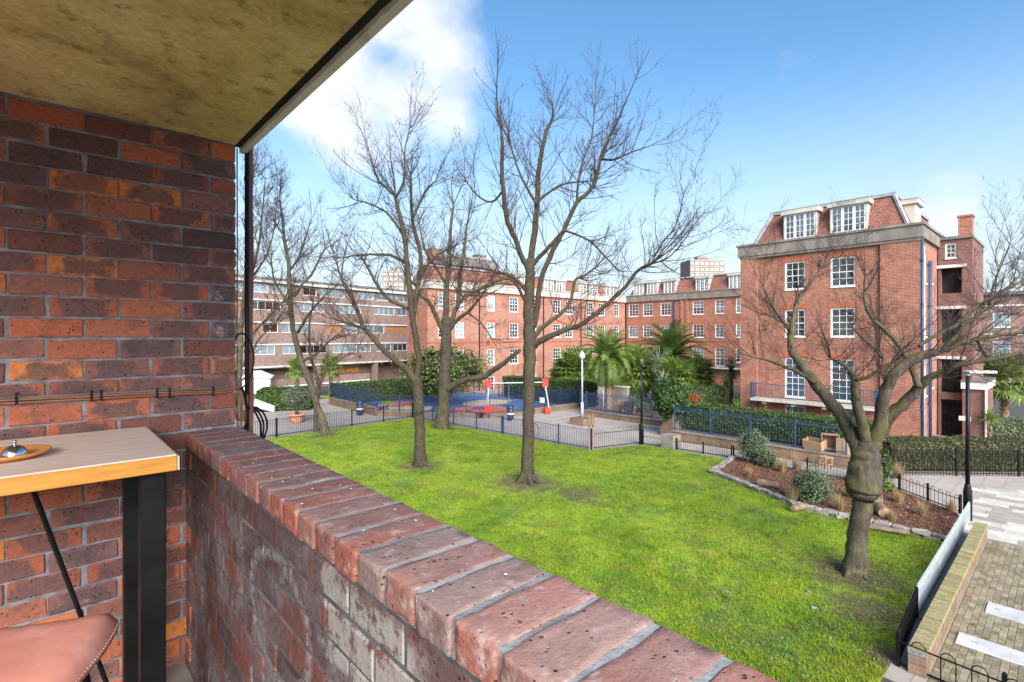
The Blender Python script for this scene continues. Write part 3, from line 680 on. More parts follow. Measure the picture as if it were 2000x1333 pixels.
for sx_ in (-1,1):
    for sy_ in (-1,1): MB().bar((sx_*.14, sy_*.14, sh-.06), (sx_*.21, sy_*.21, .0), .011, 10).obj('leg', M['black'], st)
m = MB(); q = .188
for k in range(4):
    c = [(-q,-q),(q,-q),(q,q),(-q,q)]; m.bar((*c[k],.25), (*c[(k+1)%4],.25), .008, 8)
m.obj('footrest', M['black'], st)
dp = atb(8, 862, 2.38)
ds = thing('dish', 'shallow orange dish on the wooden table top', 'dish', (dp.x, dp.y, TT))
MB().lathe([(.02,.001),(.085,.003),(.108,.012),(.118,.022),(.113,.022),(.10,.013),(.07,.0085),(.002,.008)], 36).obj('bowl', M['ceramic'], ds, True)
mt_ = thing('tea_strainer', 'small polished steel dome resting in the orange dish', 'dome', (dp.x+.03, dp.y+.005, TT+.009))
MB().lathe([(.034,.0),(.034,.004),(.031,.016),(.024,.027),(.012,.034),(.001,.036)], 24).obj('dome', M['steel'], mt_, True)
MB().lathe([(.005,.034),(.004,.042),(.007,.046),(.005,.051),(.001,.052)], 12).obj('knob', M['steel'], mt_, True)
# ------------------------------------------------------------------ buildings
def wall_holes(mb, x0, x1, z0, z1, holes, y=0.0, rev=.14):
    "front wall in the plane y (outward -y) with reveals at each opening (hx0,hx1,hz0,hz1)"
    holes = [h for h in holes if h[0] >= x0-1e-6 and h[1] <= x1+1e-6 and h[2] >= z0-1e-6 and h[3] <= z1+1e-6]
    xs = sorted(set([x0, x1]+[h[0] for h in holes]+[h[1] for h in holes])); zs = sorted(set([z0, z1]+[h[2] for h in holes]+[h[3] for h in holes]))
    for i in range(len(xs)-1):
        for j in range(len(zs)-1):
            cx_, cz_ = (xs[i]+xs[i+1])/2, (zs[j]+zs[j+1])/2
            if any(h[0] < cx_ < h[1] and h[2] < cz_ < h[3] for h in holes): continue
            mb.add([(xs[i],y,zs[j]),(xs[i+1],y,zs[j]),(xs[i+1],y,zs[j+1]),(xs[i],y,zs[j+1])], [(0,1,2,3)])
    for a, b, c, d in holes:
        y2 = y+rev
        mb.add([(a,y,c),(a,y2,c),(a,y2,d),(a,y,d)], [(0,1,2,3)]); mb.add([(b,y,c),(b,y,d),(b,y2,d),(b,y2,c)], [(0,1,2,3)])
        mb.add([(a,y,d),(a,y2,d),(b,y2,d),(b,y,d)], [(0,1,2,3)]); mb.add([(a,y,c),(b,y,c),(b,y2,c),(a,y2,c)], [(0,1,2,3)])
_wc = {}
def window(root, x, y, z, w_, h, cols=3, rows=4, style='sash', inside='curtain', fine=False, rz=0, frame='white', name='window', arch=True, fw=None):
    "white framed window filling an opening whose lower left outer corner is x,y,z"
    key = (round(w_,2), round(h,2), cols, rows, style, frame, fw)
    f = fw or (.085 if style == 'sash' else .06)
    if key not in _wc:
        m = MB(); yo = .045 if style == 'sash' else .05
        if style == 'sash': m.box(0, w_, yo-.09, yo+.03, -.0, .075)     # sill
        m.box(0, f, yo, yo+.08, .0751 if style=='sash' else 0, h); m.box(w_-f, w_, yo, yo+.08, .0751 if style=='sash' else 0, h); m.box(f, w_-f, yo, yo+.08, h-f, h)
        m.box(f, w_-f, yo+.002, yo+.078, .0751 if style=='sash' else 0, f+.05 if style=='sash' else f)
        zb = f+.05 if style == 'sash' else f; iw = w_-2*f; ih = h-f-zb; bt = .026 if fine else .03
        for c in range(1, cols): xx = f+iw*c/cols; m.box(xx-bt/2, xx+bt/2, yo+.012, yo+.05, zb, h-f)
        for r in range(1, rows):
            zz = zb+ih*r/rows; k = .05 if (style == 'sash' and r == rows//2) else bt
            m.box(f, w_-f, yo+.015, yo+.055, zz-k/2, zz+k/2)
        me = m.mesh(name); me.materials.append(M[frame])
        pm = []
        if fine:
            pw, ph = iw/cols, ih/rows
            q = MB().box(0, pw, yo+.030, yo+.036, 0, ph).mesh('pane'); q.materials.append(M['glass']); pm = [(q, f+pw*c, zb+ph*r) for c in range(cols) for r in range(rows)]
        else:
            q = MB().box(f, w_-f, yo+.030, yo+.036, zb, h-f).mesh('pane'); q.materials.append(M['glass']); pm = [(q, 0, 0)]
        # pleated curtain and dark room behind
        cur = MB(); n = max(8, int(w_/.05)); vs = [];
        for i in range(n+1):
            xx = f*.5+(w_-f)*i/n; yy = .155+.018*math.sin(i*2.1)+.01*math.sin(i*.9); vs += [(xx, yy, .02), (xx, yy, h-.02)]
        cur.add(vs, [(2*i, 2*i+2, 2*i+3, 2*i+1) for i in range(n)]); cm_ = cur.mesh('curtain', True); cm_.materials.append(M['curtain'])
        bl = MB(); bl.box(f*.5, w_-f*.5, .19, .20, h*.45, h-.02); bm_ = bl.mesh('blind'); bm_.materials.append(M['blind'])
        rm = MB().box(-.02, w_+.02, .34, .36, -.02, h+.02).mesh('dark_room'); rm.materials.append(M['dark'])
        _wc[key] = (me, pm, cm_, bm_, rm)
    me, pm, cm_, bm_, rm = _wc[key]
    o = mk(name, me, None, root, (x, y, z), rz)
    for q, dx, dz in pm: mk('pane', q, None, o, (dx, 0, dz))
    if inside == 'white':
        k2 = ('w',)+key
        if k2 not in _wc:
            c2 = cm_.copy(); c2.materials.clear(); c2.materials.append(M['curtain_w']); _wc[k2] = c2
        mk('curtain', _wc[k2], None, o, (0,-.045,0))
    elif inside == 'curtain': mk('curtain', cm_, None, o)
    else:
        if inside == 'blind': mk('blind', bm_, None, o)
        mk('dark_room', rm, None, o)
    return o
def flat_arch(root, x, w_, ztop, y=0):
    MB().box(x-.12, x+w_+.12, y-.012, y+.05, ztop+.003, ztop+.30).obj('flat_arch', M['arch'], root)
def frustum(mb, x0,x1,y0,y1,z0, X0,X1,Y0,Y1,z1):
    return mb.add([(x0,y0,z0),(x1,y0,z0),(x1,y1,z0),(x0,y1,z0),(X0,Y0,z1),(X1,Y0,z1),(X1,Y1,z1),(X0,Y1,z1)], [(4,5,6,7),(0,1,5,4),(1,2,6,5),(2,3,7,6),(3,0,4,7)])
def dormer(root, x, w_, yf, z0, z1, lights=3, depth=1.6, fine=False, rz=0, loc=None):
    d = MB().box(0, .07, .0, depth, z0, z1); d.box(w_-.07, w_, .0, depth, z0, z1); d.box(-.12, w_+.12, -.14, depth, z1, z1+.26); d.box(0.07, w_-.07, .3, depth, z0, z1)
    d = d.obj('dormer', M['concrete_l'], root, loc=loc or (x, yf, 0), rz=rz)
    lw = (w_-.14)/lights
    for k in range(lights):
        window(d, .07+k*lw, -.04, z0+.02, lw, z1-z0-.03, 2, 4, style='casement', inside=('curtain' if (k*7+int(x*3))%3 else 'blind'), name='casement', fw=.07)
    MB().box(-.14, w_+.14, -.16, depth-.02, z1+.261, z1+.30).obj('dormer_lead', M['lead'], d)
    return d
RZF = math.atan2(-E1.y, -E1.x)       # facades that face the lawn across b (run left to right along -a)
inside_cycle = ['curtain','blind','curtain','dark','curtain','curtain','blind']
# --- right hand brick block
rb = thing('apartment_building', 'orange brick mansion block end with blue railed balcony and tiled mansard', 'building', W(14.3,32.7,0), RZF)
WR = 9.0; cols_ = [(2.59,1.12),(5.0,1.2)]
rows_ = [(.24,1.5,3,3),(1.93,4.33,3,6),(5.5,7.18,3,4),(8.3,10.0,3,4)]
holes = [(x, x+w_, z0, z1) for x, w_ in cols_ for z0, z1, *_ in rows_]
m = MB(); wall_holes(m, 1.0, 7.35, -.3, 10.6, holes)
m.M = Matrix.Translation((9.0,0,0)) @ Matrix.Rotation(math.pi/2, 4, 'Z')
side_holes = [(1.0,1.7,z0,z1) for z0, z1 in ((2.4,4.1),(5.5,7.18),(8.3,10.0))]+[(2.9,3.5,z0,z1) for z0, z1 in ((2.7,4.0),(5.6,6.9),(8.4,9.7))]
wall_holes(m, .0, 12, -.3, 10.6, side_holes); m.M = None
m.add([(0,0,-.3),(0,12,-.3),(0,12,10.6),(0,0,10.6)], [(3,2,1,0)]); m.add([(0,12,-.3),(9,12,-.3),(9,12,10.6),(0,12,10.6)], [(3,2,1,0)])
m.obj('wall', M['mansion'], rb)
for x0, x1 in ((0.0,1.0),(7.35,9.0)): MB().box(x0-.003, x1+.003, -.13, .3, -.3, 10.598).obj('corner_pier', M['mansion'], rb)
for x, w_ in cols_:
    for k, (z0, z1, c, r) in enumerate(rows_):
        window(rb, x, 0, z0, w_, z1-z0, c, r, fine=True, inside=['curtain','curtain','dark','dark' if x < 4 else 'blind'][k])
        if k: flat_arch(rb, x, w_, z1)
for k, h in enumerate(side_holes): window(rb, 9.0, h[0], h[2], h[1]-h[0], h[3]-h[2], 2, 4, inside=inside_cycle[k], rz=math.pi/2)
m = MB(); m.box(-.15, WR+.15, -.22, 12.1, 10.6, 11.22); m.box(-.22, WR+.22, -.29, 12.1, 11.221, 11.34); m.box(-.06,WR+.06,-.17,.2,10.45,10.599)
m.obj('cornice', M['concrete'], rb)
frustum(MB(), .55, WR-.55, .55, 11.5, 11.3, 1.35, WR-1.35, 1.45, 10.7, 13.25).obj('mansard_roof', M['tile'], rb)
MB().box(1.25, WR-1.25, 1.35, 10.8, 13.25, 13.45).obj('roof_lead', M['lead'], rb)
for s, (p, q) in enumerate((((.55,.55,11.3),(1.35,1.45,13.3)),((WR-.55,.55,11.3),(WR-1.35,1.45,13.3)))): MB().bar(p, q, .11, 6).obj('hip_lead', M['lead'], rb)
dormer(rb, 2.3, 1.8, .62, 11.45, 12.95, fine=True); dormer(rb, 4.8, 1.8, .62, 11.45, 12.95, fine=True)
dormer(rb, 0, 1.5, 0, 11.5, 12.9, loc=(WR-.62, 2.6, 0), rz=math.pi/2)
m = MB().box(.95, 7.4, -.95, .0, 1.70, 1.86)
for x in (1.6, 3.2, 4.8, 6.6): m.box(x, x+.18, -.8, -.0, 1.52, 1.699)
bal = m.obj('balcony_slab', M['concrete_l'], rb)
m = MB(); m.box(.98, 7.37, -.93, -.90, 2.72, 2.76); m.box(.98, 7.37, -.93, -.90, 1.95, 1.98)
for i in range(52): x = 1.04+i*.1225; m.box(x-.008, x+.008, -.924, -.908, 1.981, 2.719)
for yy in (-.75,-.6,-.45,-.3,-.15):
    for x in (1.0, 7.34): m.box(x-.008, x+.008, yy-.008, yy+.008, 1.87, 2.74)
for x in (1.0,7.34): m.box(x-.012,x+.012,-.899,-.02,2.741,2.77)
tag(m.obj('balcony_railing', M['blue'], bal), 'blue iron balcony railing')
for x in (1.0, 7.34): MB().box(x-.05, x+.05, -.97, -.87, 1.87, 2.80).obj('railing_post', M['blue'], bal)
for x, y, r in ((WR+.10,-.05,.065),(WR+.10,1.9,.055),(WR+.10,2.25,.045)):
    p = MB().tube([(x,y,-.1),(x,y,11.15 if y < 1 else 9.6)], r, 10).obj('downpipe', M['blue'], rb, True)
    for zz in (2,4.6,7.2,9.4): MB().tube([(x,y,zz-.06),(x,y,zz+.06)], r+.02, 10).obj('collar', M['blue'], p)
MB().tube([(WR+.09,.42,-.1),(WR+.09,.42,10.2)], .045, 10).obj('waste_pipe', M['galv'], rb, True)
# stair tower and entrance on the far side
stw = thing('stair_tower', 'tall brick stair tower with open dark landings and chimney behind the blue pipes', 'tower', W(5.25,37.4,0), RZF)
m = MB(); op = [(.12,1.02,2.45,4.3),(.12,1.02,5.2,7.1),(.12,1.02,8.0,9.4),(.12,1.02,.0,2.05)]
wall_holes(m, 0, 1.45, -.2, 11.0, op+[(.3,.8,9.9,10.8)], rev=.5); m.box(-.0,1.449,.9,5,-.2,11.0)
m.add([(1.45,0,-.2),(1.45,5,-.2),(1.45,5,11),(1.45,0,11)],[(0,1,2,3)]); m.obj('wall', M['stair_brick'], stw)
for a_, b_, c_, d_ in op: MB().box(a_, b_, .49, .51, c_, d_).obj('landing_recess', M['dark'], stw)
window(stw, .3, 0, 9.9, .5, .9, 2, 3, name='window')
for zz in (4.32, 7.12, 9.42): MB().box(-.05, 1.2, -.12, .2, zz, zz+.16).obj('landing_edge', M['fascia'], stw)
m = MB()
for i in range(8): m.box(.16+i*.11, .18+i*.11, .08, .10, 2.46, 3.5)
m.box(.13,1.01,.075,.105,3.48,3.53); m.obj('landing_railing', M['black'], stw)
for i in range(9):
    pass
m = MB()
for i in range(8): m.box(.16+i*.11, .185+i*.11, .08, .10, .01, 2.0)
for zz in (.1,.7,1.3,1.95): m.box(.13,1.01,.077,.103,zz,zz+.04)
m.obj('gate_bars', M['black'], stw)
MB().box(-.1, 1.5, -.12, 5, 11.0, 11.15).obj('parapet_coping', M['concrete'], stw)
ch = MB().box(.85, 1.43, .1, .9, 11.15, 12.2).obj('chimney', M['mansion'], stw); MB().box(.8,1.48,.05,.95,12.2,12.3).obj('chimney_cap', M['mansion'], ch)
en = thing('entrance_block', 'low brick entrance block with white fascia behind the right lamp post', 'building', W(4.15,36.9,0), RZF)
m = MB().box(0, .9, 0, 4, -.2, 2.75); m.obj('wall', M['stair_brick'], en); MB().box(-.05, 1.0, -.15, 4.1, 2.75, 3.12).obj('fascia', M['fascia'], en); MB().box(-.08,1.03,-.18,4.1,3.121,3.2).obj('roof_edge', M['slate'], en)
MB().box(-.15,.35,-.04,-.003,1.0,1.25).obj('name_board', M['fascia'], en); MB().tube([(.95,-.1,0),(.95,-.1,2.75)],.05,8).obj('downpipe', M['white'], en)

# --- rear block, left wing (faces us across a)
def mansion_wing(root, L, colspec, z_rows, wh, corn, ctop, mz, dorm, cornmat, depth=9, groundcols=(), french=()):
    hs = []
    for x, w_ in colspec:
        for k, (z0, z1) in enumerate(z_rows):
            a = 2.05 if (k == 0 and x in french) else z0
            hs.append((x, x+w_, a, z1))
    for x, w_ in groundcols: hs.append((x, x+w_, -.12, 1.37))
    m = MB(); wall_holes(m, 0, L, -.6, corn, hs); m.box(-.002, L, depth, depth+.1, -.6, corn)
    m.add([(0,0,-.6),(0,depth,-.6),(0,depth,corn),(0,0,corn)], [(3,2,1,0)]); m.add([(L,0,-.6),(L,depth,-.6),(L,depth,corn),(L,0,corn)], [(0,1,2,3)])
    m.obj('wall', M['mansion'], root)
    for k, h in enumerate(hs):
        tall = h[3]-h[2] > 2
        window(root, h[0], 0, h[2], h[1]-h[0], h[3]-h[2], 2 if h[1]-h[0] < 1.15 else 3, 5 if tall else 4, inside=inside_cycle[(k*5+int(h[0]))%7])
        if h[2] > 2: flat_arch(root, h[0], h[1]-h[0], h[3])
    m = MB().box(-.1, L+.1, -.22, depth, corn, ctop); m.box(-.16, L+.16, -.3, depth, ctop, ctop+.1); m.obj('cornice', M[cornmat], root)
    MB().box(0, L, -.05, .02, 4.95, 5.06).obj('string_course', M['arch'], root)
    frustum(MB(), .3, L-.3, .5, depth-.2, ctop+.05, .8, L-.8, 1.5, depth-1, mz).obj('mansard_roof', M['tile'], root)
    MB().box(.6, L-.6, 1.3, depth-.8, mz, mz+.15).obj('roof_lead', M['lead'], root)
    for x, w_, n in dorm: dormer(root, x, w_, .55, ctop+.12, mz-.28, n)
O2 = Vector((-7.97, 48.3, 0))
rw = thing('apartment_building', 'long red brick mansion wing with white sash windows behind the playground', 'building', O2, ANG)
zr = [(2.55,4.26),(5.39,7.04),(8.18,9.86)]
mansion_wing(rw, 31.6, [(1.2,1.1),(3.2,1.1),(7.25,1.05),(10.4,1.3),(13.4,1.1),(17.25,1.35),(19.4,1.35),(23.4,1.35),(25.8,1.3),(29.1,1.0)], zr, None, 10.15, 10.85, 12.5,
   [(12.6,1.7,3),(16.4,1.6,3),(18.4,1.6,3),(22.7,1.4,2),(24.6,1.7,3),(28.1,2.4,3)], 'concrete_l', depth=3.6, groundcols=[(7.25,1.05),(10.4,1.3),(13.4,1.1),(17.25,1.35),(19.4,1.35),(23.4,1.35)], french=(17.25,19.4))
for x in (6.2, 15.6, 22.2): MB().tube([(x,-.08,-.5),(x,-.08,10.1)], .06, 8).obj('downpipe', M['black'], rw)
m = MB().box(16.6, 21.3, -.8, 0, 1.82, 1.98); b_ = m.obj('balcony_slab', M['concrete_l'], rw)
m = MB(); m.box(16.65,21.25,-.78,-.74,2.85,2.9)
for i in range(38): m.box(16.68+i*.122,16.70+i*.122,-.77,-.75,1.98,2.85)
m.obj('balcony_railing', M['black'], b_)
frustum(MB(), 3.6, 11.4, .9, 7.5, 10.8, 4.6, 10.4, 2.4, 6.2, 13.9).obj('pavilion_roof', M['slate'], rw)
MB().box(4.5,10.5,2.3,6.3,13.9,14.1).obj('roof_lead', M['lead'], rw)
for x in (3.9, 10.2): c = MB().box(x, x+1.2, 5.2, 6.2, 11, 14.9).obj('chimney', M['mansion'], rw); MB().box(x-.06,x+1.26,5.14,6.26,14.9,15.05).obj('chimney_cap', M['concrete'], c)
# --- rear block, right wing
cw = Vector((15.4, 69.6, 0))
rr_ = thing('apartment_building', 'red brick mansion wing with grey cornice behind the palms', 'building', cw, RZF)
mansion_wing(rr_, 23, [(.56,1.5),(2.8,1.45),(5.4,1.5),(9.8,1.45),(12.64,1.1),(15.1,.9),(17.5,1.2)], zr, None, 10.15, 10.95, 12.9,
   [(.9,1.5,3),(3.0,1.6,3),(5.5,1.7,3),(9.9,1.7,3),(14.0,1.5,3)], 'concrete', groundcols=[(.56,1.5),(2.8,1.45),(5.4,1.5)], french=(12.64,))
for x, mt in ((.15,'black'),(7.35,'navy')): MB().tube([(x,-.1,-.5),(x,-.1,10.3)], .09, 8).obj('downpipe', M[mt], rr_)
for x in (8.2, 8.9): MB().box(x, x+.35, -.12, .1, -.5, 10.14).obj('pilaster', M['mansion'], rr_)
m = MB().box(9.4, 16.5, -.8, 0, 1.82, 1.98); b_ = m.obj('balcony_slab', M['concrete_l'], rr_)
m = MB(); m.box(9.45,16.4,-.78,-.74,2.85,2.9)
for i in range(57): m.box(9.48+i*.122,9.50+i*.122,-.77,-.75,1.98,2.85)
m.obj('balcony_railing', M['black'], b_)
dishp = thing('satellite_dish', 'pale satellite dish on the brick wing above the palms', 'dish', P(1358,659,64.6), RZF+R(25))
d_ = MB().lathe([(.0,.0),(.2,.02),(.38,.09),(.46,.15),(.45,.155),(.37,.1),(.19,.03),(.001,.01)], 20).obj('reflector', M['fascia'], dishp, True); d_.rotation_euler = (R(80),0,0)
MB().bar((0,-.02,0),(0,1.2,-.1),.03).obj('mast', M['lead'], dishp); MB().bar((0,-.02,-.35),(0,-.5,0),.018).obj('feed_arm', M['lead'], dishp)

# --- long brown block on the left
UB = math.atan2(.8, .6)
lb = thing('apartment_building', 'long brown brick block with white floor bands behind the left trees', 'building', (-32.7,41.4,0), UB)
LB = 38; lines = [11.0, 9.27, 6.99, 4.74, 2.47]
rs = random.Random(3); hs = []; kinds = []
for k, zl in enumerate(lines[:-1]):
    x = .6+rs.uniform(0,1.5)
    while x < LB-3.6:
        w_ = rs.choice([2.3,3.2,3.2,1.6]); z1 = zl-(.14 if k else .12); hs.append((x, x+w_, z1-.88, z1)); kinds.append(('panel' if rs.random() < .16 else 'win', w_)); x += w_+rs.choice([.4,.4,.8,1.8])
m = MB(); wall_holes(m, 0, LB, 2.3, 11.0, hs); m.box(0,LB,9.9,10,-.2,11); m.add([(0,0,-.2),(0,10,-.2),(0,10,11),(0,0,11)], [(3,2,1,0)]); m.add([(LB,0,-.2),(LB,10,-.2),(LB,10,11),(LB,0,11)], [(0,1,2,3)])
m.obj('wall', M['block'], lb)
for (x0,x1,z0,z1), (kd, w_) in zip(hs, kinds):
    if kd == 'win': window(lb, x0, 0, z0, x1-x0, z1-z0, max(2, round((x1-x0)/.78)), 1, style='casement', inside=rs.choice(['white','white','white','curtain','dark']), fw=.05, frame='white')
    else: MB().box(x0, x1, .06, .12, z0, z1).obj('timber_panel', M['timber_brown'], lb)
for zl in lines[1:]: MB().box(-.05, LB+.05, -.10, .3, zl-.07, zl+.07).obj('floor_band', M['fascia'], lb)
MB().box(-.3, LB+.3, -.35, 10.3, 11.0, 11.32).obj('roof_fascia', M['fascia'], lb); MB().box(-.35, LB+.35, -.42, 10.4, 11.321, 11.55).obj('roof_edge', M['slate'], lb)
MB().box(0, LB, 1.6, 1.7, -.2, 2.39).obj('undercroft_wall', M['block'], lb); MB().box(0,LB,.05,1.6,2.30,2.36).obj('soffit', M['concrete'], lb)
for x in (2.5,10.5,18.6,26.5,34): MB().box(x, x+.55, .02, .6, -.2, 2.299).obj('pillar', M['block'], lb)
MB().box(11.4, 17.8, .5, .75, -.2, 1.05).obj('dwarf_wall', M['block'], lb); MB().box(19.4, 26.2, .5, .75, -.2, 1.05).obj('dwarf_wall', M['block'], lb)
for x0,x1 in ((11.1,18.3),(19.4,26.2)): MB().box(x0,x1,.42,.8,.22,.36).obj('floor_band', M['fascia'], lb)
for i in range(3): MB().box(19.5+i*2.0, 21.3+i*2.0, 1.5, 1.598, 1.3, 2.2).obj('lit_window_panel', M['orange_panel'], lb)  # panels stand in for lit windows, their orange glow put into the colour
for i in range(3): window(lb, 3.6+i*2.2, 1.45, .9, 1.8, 1.0, 2, 1, style='casement', frame='lead', fw=.05)

# --- far towers and the far right block
def tower(label, cx_, Y, w_, z1, rz, nst, bays):
    t_ = thing('tower_block', label, 'tower', (cx_, Y, 0), rz); d = w_*.7; sh_ = 2.7
    hs = []
    for s in range(nst):
        zt = z1-.9-s*sh_
        for b in range(bays): hs.append((b*w_/bays+.35, (b+1)*w_/bays-.35, zt-1.3, zt))
    m = MB(); wall_holes(m, 0, w_, -.5, z1, hs, rev=.3)
    m.add([(0,0,-.5),(0,d,-.5),(0,d,z1),(0,0,z1)], [(3,2,1,0)]); m.add([(w_,0,-.5),(w_,d,-.5),(w_,d,z1),(w_,0,z1)], [(0,1,2,3)]); m.add([(0,0,z1),(w_,0,z1),(w_,d,z1),(0,d,z1)], [(0,1,2,3)])
    m.obj('wall', M['towerblock'], t_)
    pm = None
    for i, h in enumerate(hs):
        if pm is None:
            pm = MB().box(0, h[1]-h[0], .2, .22, 0, h[3]-h[2]).mesh('window'); pm.materials.append(M['blind'])
        mk('window', pm, None, t_, (h[0], 0, h[2]))
    for s in range(nst): MB().box(-.1, w_+.1, -.15, 0, z1-.75-s*sh_, z1-.55-s*sh_).obj('floor_band', M['concrete_l'], t_)
    MB().box(w_*.3, w_*.6, d*.3, d*.6, z1, z1+2).obj('lift_house', M['towerblock'], t_); return t_
tower('distant beige tower block above the red mansion roof', .348*230, 230, 16, 5.6+.150*230, R(4), 8, 7)
tower('distant pale tower block above the brown block roof', -.252*260, 260, 10.5, 5.6+.128*260, R(2), 8, 4)
fr = thing('apartment_building', 'brown brick block at the far right edge behind bare twigs', 'building', (43.5, 52, 0), R(-30))
hs = [(x, x+1.3, z0, z0+1.5) for x in (1.2,4,6.8,9.6,12.4,15.2) for z0 in (.8,3.6,6.4)]
m = MB(); wall_holes(m, 0, 18, -.3, 9.6, hs); m.add([(0,0,-.3),(0,9,-.3),(0,9,9.6),(0,0,9.6)], [(3,2,1,0)]); m.obj('wall', M['block'], fr)
for k, h in enumerate(hs): window(fr, h[0], 0, h[2], 1.3, 1.5, 2, 2, inside=inside_cycle[k % 7])
for zz in (2.9, 5.7, 8.5): MB().box(-.05, 18, -.08, .1, zz, zz+.15).obj('floor_band', M['fascia'], fr)
MB().box(-.3, 18.3, -.4, 9, 9.6, 9.9).obj('roof_edge', M['slate'], fr)

# --- pale shed and ramp wall at the left
sd_ = thing('garden_shed', 'white boarded shed with sloping roof by the left tree', 'shed', Gd(470,770,0), R(20))
MB().box(0, 2.6, 0, 2.4, 0, 1.55).obj('wall', M['white'], sd_)
m = MB(); frustum(m, -.15, 2.75, -.15, 2.55, 1.55, .9, 1.7, .9, 1.5, 2.15).obj('roof', M['white'], sd_); MB().box(-.17,2.77,-.17,2.57,1.50,1.56).obj('eaves', M['fascia'], sd_)
p0, p1 = Gd(478,806), Gd(535,806)
rp = thing('ramp_wall', 'sloping beige concrete ramp side by the left hedge', 'ramp', (p0.x,p0.y,0), math.atan2(p1.y-p0.y, p1.x-p0.x))
Lr = (p1-p0).length
m = MB(); m.add([(0,0,.55),(Lr,0,.0),(Lr,0,.45),(0,0,1.25),(0,.25,.55),(Lr,.25,.0),(Lr,.25,.45),(0,.25,1.25)], [(0,1,2,3),(7,6,5,4),(3,2,6,7),(1,5,6,2),(0,3,7,4),(0,4,5,1)]); m.obj('side_panel', M['concrete_l'], rp, bevel=.015)
MB().box(.0,Lr*.55,.3,.5,0,.5).obj('ramp_body', M['dark'], rp)
